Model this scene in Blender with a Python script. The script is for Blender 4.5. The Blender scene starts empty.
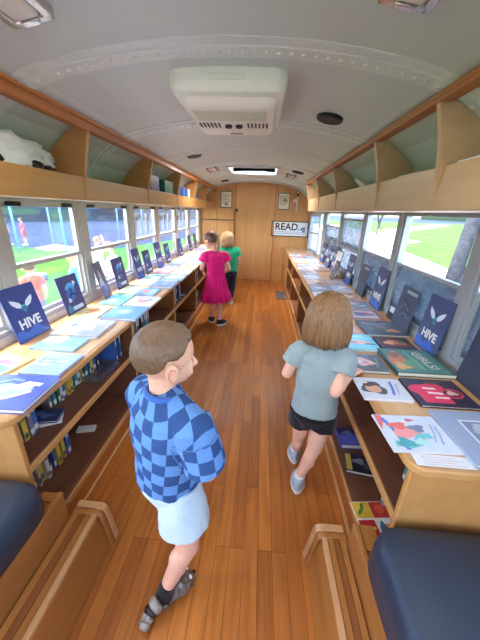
SKY, SUN, EXPO, LAMP = .34, 1.25, 2.72, .6
ZG = -.95
import bpy, bmesh, math, random
from mathutils import Vector, Matrix, Euler, noise
random.seed(11)
S = bpy.context.scene
COL = S.collection
PI = math.pi
V = Vector

# ------------------------------------------------------------------ materials
def newmat(name):
    m = bpy.data.materials.new(name); m.use_nodes = True
    nt = m.node_tree; nt.nodes.clear()
    o = nt.nodes.new('ShaderNodeOutputMaterial')
    b = nt.nodes.new('ShaderNodeBsdfPrincipled')
    nt.links.new(b.outputs[0], o.inputs[0])
    return m, nt, b, o

def lin(c):
    return tuple((x/12.92 if x <= .04045 else ((x+.055)/1.055)**2.4) for x in [v/255. for v in c]) + (1.,)

def coords(nt, scale=(1,1,1), rot=(0,0,0), src='Object'):
    t = nt.nodes.new('ShaderNodeTexCoord'); mp = nt.nodes.new('ShaderNodeMapping')
    mp.inputs['Scale'].default_value = scale; mp.inputs['Rotation'].default_value = rot
    nt.links.new(t.outputs[src], mp.inputs[0]); return mp.outputs[0]

def noise_node(nt, vec, scale, detail=4, rough=.55):
    n = nt.nodes.new('ShaderNodeTexNoise'); n.inputs['Scale'].default_value = scale
    n.inputs['Detail'].default_value = detail; n.inputs['Roughness'].default_value = rough
    nt.links.new(vec, n.inputs['Vector']); return n.outputs[0]

def ramp(nt, fac, stops):
    r = nt.nodes.new('ShaderNodeValToRGB'); e = r.color_ramp.elements
    while len(e) < len(stops): e.new(.5)
    for i, (p, c) in enumerate(stops): e[i].position = p; e[i].color = c
    nt.links.new(fac, r.inputs[0]); return r.outputs[0]

def mix(nt, a, b, fac, mode='MIX'):
    m = nt.nodes.new('ShaderNodeMix'); m.data_type = 'RGBA'; m.blend_type = mode
    for sock, v in ((m.inputs[0], fac), (m.inputs[6], a), (m.inputs[7], b)):
        if hasattr(v, 'is_output'): nt.links.new(v, sock)
        else: sock.default_value = v
    return m.outputs[2]

def bump(nt, b, h, strength=.2, dist=.01):
    n = nt.nodes.new('ShaderNodeBump'); n.inputs['Strength'].default_value = strength
    n.inputs['Distance'].default_value = dist
    nt.links.new(h, n.inputs['Height']); nt.links.new(n.outputs[0], b.inputs['Normal'])

MATS = {}
def plain(name, rgb, rough=.6, metal=0., var=.06, nscale=30, bmp=0., coat=0., spec=.5):
    if name in MATS: return MATS[name]
    m, nt, b, o = newmat(name)
    c = lin(rgb)
    vec = coords(nt)
    n = noise_node(nt, vec, nscale)
    lo = tuple(x*(1-var) for x in c[:3])+(1,); hi = tuple(min(1, x*(1+var)) for x in c[:3])+(1,)
    nt.links.new(ramp(nt, n, [(.3, lo), (.7, hi)]), b.inputs['Base Color'])
    b.inputs['Roughness'].default_value = rough; b.inputs['Metallic'].default_value = metal
    b.inputs['Coat Weight'].default_value = coat
    b.inputs['Specular IOR Level'].default_value = spec
    if bmp: bump(nt, b, n, bmp, .004)
    MATS[name] = m; return m

def wood(name, dark, mid, light, axis='Y', rough=.4, coat=.15, scale=1.):
    m, nt, b, o = newmat(name)
    s = {'X': (1.2, 16, 16), 'Y': (16, 1.2, 16), 'Z': (16, 16, 1.2)}[axis]
    vec = coords(nt, tuple(x*scale for x in s))
    n1 = noise_node(nt, vec, 1.6, 6, .6)
    vec2 = coords(nt, tuple(x*scale*.35 for x in s))
    n2 = noise_node(nt, vec2, 2.2, 3, .5)
    c1 = ramp(nt, n1, [(.25, lin(dark)), (.5, lin(mid)), (.75, lin(light))])
    c2 = ramp(nt, n2, [(.3, lin(mid)), (.7, lin(light))])
    nt.links.new(mix(nt, c1, c2, .45), b.inputs['Base Color'])
    b.inputs['Roughness'].default_value = rough; b.inputs['Coat Weight'].default_value = coat
    b.inputs['Coat Roughness'].default_value = .25
    bump(nt, b, n1, .06, .002)
    MATS[name] = m; return m

def floor_mat():
    m, nt, b, o = newmat('oak strip floor')
    vec = coords(nt, (1, 1, 1), (0, 0, PI/2))
    br = nt.nodes.new('ShaderNodeTexBrick')
    br.offset = .37; br.offset_frequency = 3; br.squash = 1.
    br.inputs['Scale'].default_value = 1.; br.inputs['Brick Width'].default_value = .82
    br.inputs['Row Height'].default_value = .062; br.inputs['Mortar Size'].default_value = .0011
    br.inputs['Mortar Smooth'].default_value = .2; br.inputs['Bias'].default_value = 0.
    br.inputs['Color1'].default_value = lin((160, 92, 34)); br.inputs['Color2'].default_value = lin((194, 120, 50))
    br.inputs['Mortar'].default_value = lin((104, 58, 24))
    nt.links.new(vec, br.inputs['Vector'])
    g = noise_node(nt, coords(nt, (28, 1.5, 10)), 1.5, 6, .62)
    gc = ramp(nt, g, [(.25, (.66, .62, .56, 1)), (.6, (1.06, 1.06, 1.06, 1))])
    c = mix(nt, br.outputs['Color'], gc, 1., 'MULTIPLY')
    w = noise_node(nt, coords(nt, (2.4, 1.2, 1)), 1.6, 4, .6)
    wc = ramp(nt, w, [(.38, (.86, .80, .76, 1)), (.62, (1.05, 1.05, 1.05, 1))])
    c = mix(nt, c, wc, 1., 'MULTIPLY')
    nt.links.new(c, b.inputs['Base Color'])
    rr = nt.nodes.new('ShaderNodeMapRange'); rr.inputs[1].default_value = .3; rr.inputs[2].default_value = .7
    rr.inputs[3].default_value = .36; rr.inputs[4].default_value = .55
    nt.links.new(w, rr.inputs[0]); nt.links.new(rr.outputs[0], b.inputs['Roughness'])
    b.inputs['Coat Weight'].default_value = .06; b.inputs['Coat Roughness'].default_value = .3; b.inputs['Specular IOR Level'].default_value = .35
    bump(nt, b, br.outputs['Fac'], -.25, .002)
    return m

def glass_mat(name, tint=(.93, .96, .98), haze=0., hazecol=(.75, .82, .88), refl=.03, dirt=0.):
    m = bpy.data.materials.new(name); m.use_nodes = True; nt = m.node_tree; nt.nodes.clear()
    o = nt.nodes.new('ShaderNodeOutputMaterial')
    t = nt.nodes.new('ShaderNodeBsdfTransparent'); t.inputs[0].default_value = tint+(1,)
    g = nt.nodes.new('ShaderNodeBsdfGlossy'); g.inputs['Roughness'].default_value = .06
    fr = nt.nodes.new('ShaderNodeFresnel'); fr.inputs[0].default_value = 1.45
    mu = nt.nodes.new('ShaderNodeMath'); mu.operation = 'MULTIPLY'; mu.inputs[1].default_value = refl*12
    nt.links.new(fr.outputs[0], mu.inputs[0]); mu.use_clamp = True
    s1 = nt.nodes.new('ShaderNodeMixShader')
    nt.links.new(mu.outputs[0], s1.inputs[0]); nt.links.new(t.outputs[0], s1.inputs[1]); nt.links.new(g.outputs[0], s1.inputs[2])
    last = s1
    if haze:
        d = nt.nodes.new('ShaderNodeBsdfDiffuse'); d.inputs[0].default_value = hazecol+(1,)
        tr = nt.nodes.new('ShaderNodeBsdfTranslucent'); tr.inputs[0].default_value = hazecol+(1,)
        s0 = nt.nodes.new('ShaderNodeMixShader'); s0.inputs[0].default_value = .6
        nt.links.new(d.outputs[0], s0.inputs[1]); nt.links.new(tr.outputs[0], s0.inputs[2])
        s2 = nt.nodes.new('ShaderNodeMixShader')
        if dirt:
            n = noise_node(nt, coords(nt, (1, 2.2, 5)), 3.0, 5, .65)
            mr = nt.nodes.new('ShaderNodeMapRange'); mr.inputs[1].default_value = .35; mr.inputs[2].default_value = .75
            mr.inputs[3].default_value = haze*(1-dirt); mr.inputs[4].default_value = min(1, haze*(1+dirt))
            nt.links.new(n, mr.inputs[0]); nt.links.new(mr.outputs[0], s2.inputs[0])
        else: s2.inputs[0].default_value = haze
        nt.links.new(s1.outputs[0], s2.inputs[1]); nt.links.new(s0.outputs[0], s2.inputs[2]); last = s2
    nt.links.new(last.outputs[0], o.inputs[0]); MATS[name] = m; return m

def ground_mat(name, a, b_, scale, rough=.9, fine=60, bmp=.3):
    m, nt, b, o = newmat(name)
    v = coords(nt)
    n = noise_node(nt, v, scale, 5, .6); n2 = noise_node(nt, v, fine, 3, .6)
    c = ramp(nt, n, [(.3, lin(a)), (.7, lin(b_))])
    c2 = ramp(nt, n2, [(.3, (.75, .75, .75, 1)), (.7, (1.15, 1.15, 1.15, 1))])
    nt.links.new(mix(nt, c, c2, 1., 'MULTIPLY'), b.inputs['Base Color'])
    b.inputs['Roughness'].default_value = rough; b.inputs['Specular IOR Level'].default_value = .1
    bump(nt, b, n2, bmp, .02)
    MATS[name] = m; return m

M = {}
M['floor'] = floor_mat()
M['birch'] = wood('birch plywood', (168, 116, 62), (190, 136, 78), (204, 152, 92), 'Z', .42, .1, .6)
M['birchY'] = wood('birch board along', (160, 108, 56), (184, 130, 74), (198, 146, 88), 'Y', .42, .1, .6)
M['birchpale'] = wood('pale birch board', (176, 140, 104), (192, 156, 118), (202, 168, 132), 'Y', .45, .1, .6)
M['rail'] = wood('varnished rail', (140, 74, 26), (168, 96, 40), (186, 116, 56), 'Y', .38, .2, .8)
M['counter'] = wood('maple counter', (192, 144, 92), (208, 162, 108), (218, 176, 124), 'Y', .38, .15, .6)
M['edge'] = wood('counter edging', (170, 120, 68), (188, 138, 82), (200, 152, 96), 'Y', .4, .1, .8)
M['shelf'] = wood('brown shelf lining', (100, 58, 40), (114, 68, 48), (126, 78, 56), 'Y', .5, .05, .5)
M['oakbox'] = wood('oak box wood', (138, 84, 36), (160, 102, 48), (176, 118, 62), 'Y', .35, .2, .9)
M['oakdark'] = wood('dark oak plank', (110, 60, 24), (130, 76, 34), (150, 92, 46), 'Y', .35, .2, .9)
M['oaklight'] = wood('pale oak edging', (176, 126, 78), (194, 146, 98), (206, 162, 116), 'Y', .35, .2, .9)
M['ceiling'] = plain('grey ceiling paint', (192, 200, 195), .42, 0, .03, 400, .12)
M['rib'] = plain('pale rib paint', (206, 212, 206), .4, 0, .03, 60)
M['alum'] = plain('brushed aluminium frame', (196, 192, 186), .4, .2, .06, 40)
M['alumd'] = plain('weathered aluminium', (160, 166, 174), .4, .25, .08, 40)
M['wallgrey'] = plain('grey wall paint', (168, 174, 174), .5, 0, .05, 40)
M['wallpanel'] = plain('blue grey wall panel', (112, 122, 136), .32, .35, .12, 9, .25)
M['black'] = plain('black plastic', (22, 22, 24), .45, 0, .1, 50)
M['vinyl'] = plain('navy vinyl', (40, 52, 70), .36, 0, .08, 260, .25)
M['acwhite'] = plain('air conditioner plastic', (222, 226, 208), .4, 0, .02, 30)
M['acpink'] = plain('air conditioner grille plastic', (226, 218, 204), .45, 0, .02, 30)
M['acgrille'] = plain('air conditioner filter', (204, 202, 178), .8, 0, .12, 500, .5)
M['darkslot'] = plain('dark slot', (70, 66, 62), .8)
M['chrome'] = plain('chrome trim', (205, 205, 205), .2, .9, .05, 20)
M['lens'] = plain('lamp lens', (206, 200, 190), .25, 0, .05, 60, .2)
M['white'] = plain('white paper', (220, 220, 220), .6, 0, .02, 40)
M['page'] = plain('page edges', (226, 220, 206), .8, 0, .08, 300)
M['frameblk'] = plain('dark frame', (52, 46, 44), .4)
M['greymat'] = plain('grey rubber mat', (92, 90, 92), .7, 0, .15, 200, .4)
M['glass'] = glass_mat('clear window glass')
M['glassup'] = glass_mat('filmed window glass', (.84, .90, .96), .015, (.62, .72, .86))
M['glassfar'] = glass_mat('frosted film window glass', (.88, .93, .97), .045, (.8, .86, .94))
M['glassdirty'] = glass_mat('dirty window glass', (.62, .67, .72), .30, (.50, .55, .62), .06, .7)
M['acrylic'] = glass_mat('clear acrylic', (.93, .95, .96), .04, (.8, .8, .82), .05)
M['grass'] = ground_mat('lawn grass', (46, 92, 30), (80, 126, 44), .8, .95, 40)
M['asphalt'] = ground_mat('asphalt', (48, 58, 80), (58, 68, 92), .4, .95, 30, .1)
M['concrete'] = ground_mat('pale concrete', (158, 154, 150), (180, 176, 172), .7, .95, 30, .1)
M['bark'] = ground_mat('tree bark', (54, 56, 62), (80, 82, 88), 6, .95, 40)
M['leaf'] = ground_mat('tree leaves', (40, 84, 28), (84, 126, 48), 3, .8, 30)
M['hedge'] = ground_mat('dark hedge', (28, 44, 34), (48, 66, 48), 1.2, .95, 12, 1.)
M['brick'] = ground_mat('building wall', (30, 34, 54), (40, 44, 64), .3, .9, 8, .1)
M['skin'] = plain('child skin', (226, 172, 146), .5, 0, .03, 60, 0, 0, .35)
M['skin'].node_tree.nodes['Principled BSDF'].inputs['Subsurface Weight'].default_value = .12
M['skin'].node_tree.nodes['Principled BSDF'].inputs['Subsurface Radius'].default_value = (.02, .008, .004)
M['lip'] = plain('lip', (206, 122, 112), .45)
M['eyew'] = plain('eye white', (235, 235, 232), .25)
M['iris'] = plain('iris', (58, 70, 84), .2)

def hair_mat(name, dark, light, stretch=(60, 60, 5)):
    m, nt, b, o = newmat(name)
    n = noise_node(nt, coords(nt, stretch), 1.5, 5, .65)
    nt.links.new(ramp(nt, n, [(.28, lin(dark)), (.72, lin(light))]), b.inputs['Base Color'])
    b.inputs['Roughness'].default_value = .45; b.inputs['Anisotropic'].default_value = .4
    bump(nt, b, n, .35, .004); MATS[name] = m; return m
def cloth(name, rgb, rough=.85, var=.07, bmp=.25, n=300):
    m, nt, b, o = newmat(name); c = lin(rgb); vec = coords(nt)
    f = noise_node(nt, vec, n, 2, .5); w = noise_node(nt, vec, 14, 3, .55)
    nt.links.new(ramp(nt, f, [(.3, tuple(x*(1-var) for x in c[:3])+(1,)), (.7, tuple(min(1, x*(1+var)) for x in c[:3])+(1,))]), b.inputs['Base Color'])
    b.inputs['Roughness'].default_value = rough; b.inputs['Specular IOR Level'].default_value = .2
    b.inputs['Sheen Weight'].default_value = .15
    bump(nt, b, w, bmp, .02); MATS[name] = m; return m

# ------------------------------------------------------------------ mesh builder
class MB:
    def __init__(s): s.v = []; s.f = []; s.m = []
    def add(s, v, f, mi=0):
        k = len(s.v); s.v += [tuple(p) for p in v]
        for q in f: s.f.append(tuple(i+k for i in q)); s.m.append(mi)
        return s
    def box(s, x0, x1, y0, y1, z0, z1, mi=0):
        v = [(x, y, z) for z in (z0, z1) for y in (y0, y1) for x in (x0, x1)]
        return s.add(v, [(0, 2, 3, 1), (4, 5, 7, 6), (0, 1, 5, 4), (2, 6, 7, 3), (0, 4, 6, 2), (1, 3, 7, 5)], mi)
    def obox(s, c, size, R=None, mi=0):
        R = R or Matrix.Identity(3); h = [x/2 for x in size]; c = V(c)
        v = [c+R@V((sx*h[0], sy*h[1], sz*h[2])) for sz in (-1, 1) for sy in (-1, 1) for sx in (-1, 1)]
        return s.add(v, [(0, 2, 3, 1), (4, 5, 7, 6), (0, 1, 5, 4), (2, 6, 7, 3), (0, 4, 6, 2), (1, 3, 7, 5)], mi)
    def prism(s, poly, axis, a, b, mi=0):
        n = len(poly)
        def P(p, t): return {'X': (t, p[0], p[1]), 'Y': (p[0], t, p[1]), 'Z': (p[0], p[1], t)}[axis]
        v = [P(p, a) for p in poly]+[P(p, b) for p in poly]
        f = [tuple(range(n))[::-1], tuple(range(n, 2*n))]+[(i, (i+1) % n, (i+1) % n+n, i+n) for i in range(n)]
        return s.add(v, f, mi)
    def tube(s, pts, rad, n=8, mi=0, ez=1.):
        pts = [V(p) for p in pts]
        if not hasattr(rad, '__len__'): rad = [rad]*len(pts)
        rings = []; up = None
        for i, p in enumerate(pts):
            d = (pts[min(i+1, len(pts)-1)]-pts[max(i-1, 0)])
            d = d.normalized() if d.length > 1e-9 else V((0, 0, 1))
            if up is None:
                up = V((0, 0, 1)) if abs(d.z) < .9 else V((1, 0, 0))
            u = (up-d*up.dot(d)).normalized(); w = d.cross(u); up = u
            rings.append([p+(u*math.cos(2*PI*k/n)*ez+w*math.sin(2*PI*k/n))*rad[i] for k in range(n)])
        v = [q for r in rings for q in r]; f = []
        for i in range(len(rings)-1):
            for k in range(n):
                a = i*n+k; b = i*n+(k+1) % n
                f.append((a, b, b+n, a+n))
        f.append(tuple(range(n))[::-1]); f.append(tuple(range((len(rings)-1)*n, len(rings)*n)))
        return s.add(v, f, mi)
    def cap(s, a, b, ra, rb, n=14, mi=0):
        """tapered capsule"""
        a = V(a); b = V(b); d = (b-a); L = d.length; d = d.normalized() if L > 1e-9 else V((0, 0, 1))
        pts = []; rad = []
        for k in range(4):
            t = PI/2*(1-k/4.); pts.append(a-d*ra*math.sin(t)); rad.append(max(ra*math.cos(t), ra*.05))
        pts += [a, b]; rad += [ra, rb]
        for k in range(1, 5):
            t = PI/2*k/4.; pts.append(b+d*rb*math.sin(t)); rad.append(max(rb*math.cos(t), rb*.05))
        return s.tube(pts, rad, n, mi)
    def ell(s, c, r, R=None, nu=18, nv=12, mi=0):
        R = R or Matrix.Identity(3); c = V(c); v = []; f = []
        for j in range(nv+1):
            t = PI*j/nv
            for i in range(nu):
                p = 2*PI*i/nu
                st = max(math.sin(t), .002)
                v.append(c+R@V((r[0]*st*math.cos(p), r[1]*st*math.sin(p), r[2]*math.cos(t))))
        for j in range(nv):
            for i in range(nu):
                a = j*nu+i; b = j*nu+(i+1) % nu
                f.append((a, a+nu, b+nu, b))
        f.append(tuple(range(nu))); f.append(tuple(range(nv*nu, nv*nu+nu))[::-1])
        return s.add(v, f, mi)
    def loft(s, rings, mi=0, caps=True):
        n = len(rings[0]); v = [p for r in rings for p in r]; f = []
        for i in range(len(rings)-1):
            for k in range(n):
                a = i*n+k; b = i*n+(k+1) % n; f.append((a, b, b+n, a+n))
        if caps: f.append(tuple(range(n))[::-1]); f.append(tuple(range((len(rings)-1)*n, len(rings)*n)))
        return s.add(v, f, mi)
    def mesh(s, name, off=None):
        me = bpy.data.meshes.new(name)
        vv = s.v if off is None else [(p[0]-off[0], p[1]-off[1], p[2]-off[2]) for p in s.v]
        me.from_pydata(vv, [], s.f)
        for i, p in enumerate(me.polygons): p.material_index = s.m[i]
        me.validate(); me.update(); return me
    def build(s, name, mats, parent=None, bevel=0., seg=2, smooth=False, world=True, loc=None, fix=True):
        """world: coordinates are world ones, made local to the parent's location (or to loc)"""
        off = None
        if world:
            if parent is not None: off = V(wloc(parent))
            elif loc is not None: off = V(loc)
        me = s.mesh(name, off)
        if fix:
            bm = bmesh.new(); bm.from_mesh(me); bmesh.ops.recalc_face_normals(bm, faces=bm.faces); bm.to_mesh(me); bm.free()
        o = bpy.data.objects.new(name, me); COL.objects.link(o)
        if parent is not None: o.parent = parent
        elif loc is not None: o.location = loc
        for m in (mats if isinstance(mats, (list, tuple)) else [mats]): me.materials.append(m)
        if bevel:
            b = o.modifiers.new('bevel', 'BEVEL'); b.width = bevel; b.segments = seg; b.limit_method = 'ANGLE'; b.angle_limit = .7
            b.harden_normals = False
        if smooth:
            for p in me.polygons: p.use_smooth = True
        elif bevel:
            for p in me.polygons: p.use_smooth = True
            try: me.set_sharp_from_angle(angle=.6)
            except Exception: pass
        return o
def wloc(o):
    l = V(o.location)
    while o.parent is not None: o = o.parent; l = l+V(o.location)
    return l
def B(*a, **k): return MB().box(*a, **k)
def thing(name, label, cat, loc=(0, 0, 0), rz=0., group=None):
    o = bpy.data.objects.new(name, None); COL.objects.link(o); o.empty_display_size = .05
    o.location = loc; o.rotation_euler = (0, 0, rz); tag(o, label, cat, group); return o
def tag(o, label, cat, group=None):
    o['label'] = label; o['category'] = cat
    if group: o['group'] = group
    return o
def struct(o): o['kind'] = 'structure'; return o
def text_mesh(body, size, depth, bold=0.):
    cu = bpy.data.curves.new('text', 'FONT'); cu.body = body; cu.size = size; cu.extrude = depth
    cu.align_x = 'CENTER'; cu.align_y = 'CENTER'; cu.offset = bold; cu.resolution_u = 3
    o = bpy.data.objects.new('text', cu); COL.objects.link(o)
    dg = bpy.context.evaluated_depsgraph_get(); me = bpy.data.meshes.new_from_object(o.evaluated_get(dg))
    bpy.data.objects.remove(o); bpy.data.curves.remove(cu); return me
def add_text(name, body, size, mat, parent, matrix, depth=.001, bold=.002):
    me = text_mesh(body, size, depth, bold); me.transform(matrix); me.materials.clear(); me.materials.append(mat)
    o = bpy.data.objects.new(name, me); COL.objects.link(o); o.parent = parent; return o
# ------------------------------------------------------------------ people
def remesh(mb, voxel, smooth=4, fac=.5):
    me = mb.mesh('tmp'); o = bpy.data.objects.new('tmp', me); COL.objects.link(o)
    m = o.modifiers.new('r', 'REMESH'); m.mode = 'VOXEL'; m.voxel_size = voxel; m.use_smooth_shade = True
    if smooth:
        s = o.modifiers.new('s', 'SMOOTH'); s.factor = fac; s.iterations = smooth
    dg = bpy.context.evaluated_depsgraph_get(); dg.update()
    out = bpy.data.meshes.new_from_object(o.evaluated_get(dg))
    bpy.data.objects.remove(o); bpy.data.meshes.remove(me)
    for p in out.polygons: p.use_smooth = True
    return out
def put(me, name, mats, parent):
    me.transform(Matrix.Translation(-V(wloc(parent)))); me.materials.clear()
    for m in (mats if isinstance(mats, (list, tuple)) else [mats]): me.materials.append(m)
    me.name = name; o = bpy.data.objects.new(name, me); COL.objects.link(o); o.parent = parent; return o
def frame(fw, up=V((0, 0, 1))):
    fw = V(fw).normalized(); rt = fw.cross(up).normalized(); up = rt.cross(fw).normalized()
    return fw, rt, up
def basis(rt, fw, up):
    return Matrix((rt, fw, up)).transposed()       # columns
def hand(mb, wr, d, nrm, thumb, s=1., curl=.35):
    """palm, four unequal bent fingers and a thumb; nrm = palm-facing direction, thumb = side of the thumb"""
    d = V(d).normalized(); nrm = (V(nrm)-d*V(nrm).dot(d)).normalized(); lat = d.cross(nrm)
    if lat.dot(V(thumb)) < 0: lat = -lat
    wr = V(wr)
    for k, (o, L) in enumerate(((.019, .040), (.0065, .045), (-.006, .041), (-.018, .032))):
        kn = wr+d*.050*s+lat*o*s
        mb.cap(wr+lat*o*.45*s, kn, .0115*s, .0085*s, 8)
        p = kn; a = curl*.5
        for j, fr in enumerate((.45, .32, .25)):
            a += curl*.6
            q = p+(d*math.cos(a)+nrm*math.sin(a))*L*fr*s*1.05; mb.cap(p, q, (.0068-.0006*j)*s, (.0062-.0006*j)*s, 7); p = q
    t0 = wr+d*.012*s+lat*.012*s; t1 = t0+(d*.55+lat*.75+nrm*.35).normalized()*.030*s; t2 = t1+(d*.9+lat*.25+nrm*.4).normalized()*.024*s
    mb.cap(t0, t1, .0095*s, .0075*s, 8); mb.cap(t1, t2, .0072*s, .006*s, 8)
def head_prims(mb, c, fw, rt, up, s):
    R = basis(rt, fw, up)
    mb.ell(c, (.070*s, .084*s, .080*s), R, 28, 20)
    mb.ell(c+fw*.026*s-up*.040*s, (.057*s, .060*s, .062*s), R, 24, 16)
    mb.ell(c+fw*.050*s-up*.082*s, (.026*s, .026*s, .018*s), R, 14, 10)       # chin
    mb.cap(c+fw*.080*s-up*.020*s, c+fw*.094*s-up*.044*s, .006*s, .0095*s, 10)  # nose
    mb.ell(c+fw*.088*s-up*.047*s, (.013*s, .008*s, .008*s), R, 12, 8)
    for q in (-1, 1):
        mb.ell(c+fw*.058*s-up*.052*s+rt*q*.030*s, (.020*s, .020*s, .022*s), R, 12, 8)  # cheeks
        Re = basis((rt*q*.9-fw*.35).normalized(), (fw*.9+rt*q*.35).normalized(), up)
        mb.ell(c+fw*.004*s-up*.034*s+rt*q*.0785*s, (.008*s, .020*s, .029*s), Re, 12, 10)   # ears
        mb.ell(c-fw*.000*s-up*.045*s+rt*q*.074*s, (.008*s, .011*s, .014*s), Re, 10, 8)
def face_parts(par, c, fw, rt, up, s):
    R = basis(rt, fw, up)
    for q in (-1, 1):
        e = c+fw*.0632*s-up*.022*s+rt*q*.028*s
        o = MB().ell(e, (.0125*s, .010*s, .0095*s), R, 14, 10).build('eye', M['eyew'], par, smooth=True)
        MB().ell(e+fw*.0085*s+rt*q*.001, (.0058*s, .003*s, .0058*s), R, 12, 8).build('iris', M['iris'], o, smooth=True)
        MB().tube([e+fw*.006*s+up*.016*s-rt*q*.013*s, e+fw*.007*s+up*.020*s, e+fw*.001*s+up*.017*s+rt*q*.015*s], [.0016*s, .0024*s, .0012*s], 6).build('eyebrow', M['brow'], par, smooth=True)
    for q in (-1, 1):
        MB().tube([c+fw*(.004+.011*math.cos(a*.5+.6))*s-up*(.036-.017*math.sin(a*.5+.6))*s+rt*q*.0865*s for a in range(9)], .0022*s, 6).build('ear_fold', M['lipear'], par, smooth=True)
    MB().ell(c+fw*.0835*s-up*.072*s, (.018*s, .005*s, .0055*s), R, 14, 8).build('lips', M['lip'], par, smooth=True)
def short_hair(c, fw, rt, up, s, seed=0, low=-.62, thick=.010, rough=.0016):
    """cap of short hair as a fine mesh following the skull"""
    nu, nv = 150, 90; R = basis(rt, fw, up); v = []; keep = []
    pts = [(-1, low), (-.55, low+.04), (-.30, low+.14), (-.20, -.30), (-.08, -.04), (.12, -.02), (.24, -.04), (.36, .02), (.55, .34), (.8, .50), (1, .56)]
    for j in range(nv+1):
        t = PI*j/nv
        for i in range(nu):
            p = 2*PI*i/nu; d = V((math.sin(t)*math.cos(p), math.sin(t)*math.sin(p), math.cos(t)))
            a, u = d.y, d.z; thr = pts[-1][1]
            for (a0, t0), (a1, t1) in zip(pts, pts[1:]):
                if a <= a1: thr = t0+(t1-t0)*(a-a0)/(a1-a0); break
            thr += .05*noise.noise(d*6+V((seed, 0, 0)))
            k = min(1, max(0, (u-thr)/.16)); keep.append(u > thr-.02)
            n = noise.noise(V((d.x*28, d.y*9, d.z*9+seed)))*rough*1.0+noise.noise(d*4)*rough
            off = -.003+(thick+.003)*(k**.6)+n*k
            r = V((.070*s+off, .084*s+off, .080*s+off))
            q = V((d.x*r.x, d.y*r.y, d.z*r.z))
            if d.z < 0: q.y = q.y*(1-.10*(-d.z)*(1 if d.y < 0 else 0))
            v.append(c+R@q)
    mb = MB(); mb.v = [tuple(p) for p in v]
    for j in range(nv):
        for i in range(nu):
            a = j*nu+i; b = j*nu+(i+1) % nu; q = (a, a+nu, b+nu, b)
            if all(keep[z] for z in q): mb.f.append(q); mb.m.append(0)
    return mb
def long_hair(c, fw, rt, up, s, zend, n=330, r=.0058, open_=.75, seed=1, inward=.0, wave=0., flare=1.0):
    """locks from the parting over the skull, hanging down to height zend"""
    rs = random.Random(seed); mb = MB(); R = basis(rt, fw, up)
    for k in range(n):
        phi = rs.uniform(-PI+open_, PI-open_)         # 0 = back of the head
        lay = rs.random()
        rr = V((.070*s+.008+.012*lay, .084*s+.008+.012*lay, .080*s+.008+.010*lay))
        back = V((math.sin(phi), -math.cos(phi), 0))
        pts = []
        e0 = PI/2-rs.uniform(.0, .35)
        for j in range(8):
            e = e0*(1-j/7.)
            d = V((back.x*math.cos(e), back.y*math.cos(e), math.sin(e)))
            pts.append(c+R@V((d.x*rr.x, d.y*rr.y, d.z*rr.z)))
        p = pts[-1]; bw = R@back; bw.z = 0
        ze = zend+rs.uniform(-.016, .014)-.02*max(0, math.cos(phi))*0
        L = p.z-ze; m = 6
        for j in range(1, m+1):
            t = j/m; q = p+bw*((flare-1)*.03*math.sin(t*PI*.6)-inward*t*t)
            w = wave*math.sin(t*9+k)
            pts.append(V((q.x+w*rt.x, q.y+w*rt.y, p.z-L*t)))
        rad = [r*.8]*4+[r]*4+[r*1.05]*(m-2)+[r*.7, r*.25]
        mb.tube(pts, rad, 5)
    return mb
def shoe(par, ank, d, L, w, upper, sole, style='sneaker', zf=None):
    """a shoe of its own: upper with sole, laces; ank is the ankle joint"""
    d = V((d[0], d[1], 0)).normalized(); rt = V((d.y, -d.x, 0)); zf = ank[2]-.062 if zf is None else zf
    heel = V((ank[0], ank[1], zf))-d*L*.30; up_ = V((0, 0, 1))
    def P(u, v, z): return heel+d*u*L+rt*v*w+up_*z
    out = []
    n = 22
    for k in range(n):
        a = 2*PI*k/n; u = .5-.5*math.cos(a); v = math.sin(a)*(.40+.10*math.sin(u*PI*1.1-.35))
        out.append((u, v))
    rings = []
    for z, s in ((.0, .93), (.004, 1.), (.018, 1.), (.021, .95)):
        rings.append([P(.5+(u-.5)*s, v*s, z) for u, v in out])
    so = MB().loft(rings)
    mb = MB()
    rings = []
    for z, s, u0, u1 in ((.012, .92, 0, 1.), (.03, .95, 0, .98), (.048, .88, .0, .86), (.065, .78, .01, .66), (.084, .70, .02, .52)):
        rings.append([P(u0+(u1-u0)*(.5+(u-.5)*.96), v*s, z) for u, v in out])
    mb.loft(rings)
    me = remesh(mb, .004, 4); o = put(me, 'shoe', upper, par)
    so.build('sole', sole, o, smooth=True).data.set_sharp_from_angle(angle=.7)
    if style == 'sneaker':
        for k in range(4):
            u = .46+.09*k; z = .074-.010*k
            MB().tube([P(u, -.2, z-.006), P(u, 0, z+.001), P(u, .2, z-.006)], .0028, 6).build('lace', M['white'], o, smooth=True)
    return o
def oloft(mb, secs, n=26, sup=2.4):
    """elliptic sections: (centre, right half-axis vector, forward half-axis vector)"""
    rings = []
    for c, a, b in secs:
        c, a, b = V(c), V(a), V(b); r = []
        for k in range(n):
            t = 2*PI*k/n; cs, sn = math.cos(t), math.sin(t)
            x = math.copysign(abs(cs)**(2/sup), cs); y = math.copysign(abs(sn)**(2/sup), sn)
            r.append(c+a*x+b*y)
        rings.append(r)
    return mb.loft(rings)
def wrinkle(me, amp, scale, seed):
    nn = [V(v.normal) for v in me.vertices]; cc = []
    for v, n_ in zip(me.vertices, nn):
        c = v.co; n = noise.noise(V((c.x*scale, c.y*scale, c.z*scale*.6+seed))); c = c+n_*(n+.8*noise.noise(V((c.x*scale*1.6+c.z*scale*1.2, c.y*scale*1.6, c.z*scale*.9+seed*2)))**1)*amp; cc += [c.x, c.y, c.z]
    me.vertices.foreach_set('co', cc); me.update()

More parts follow.
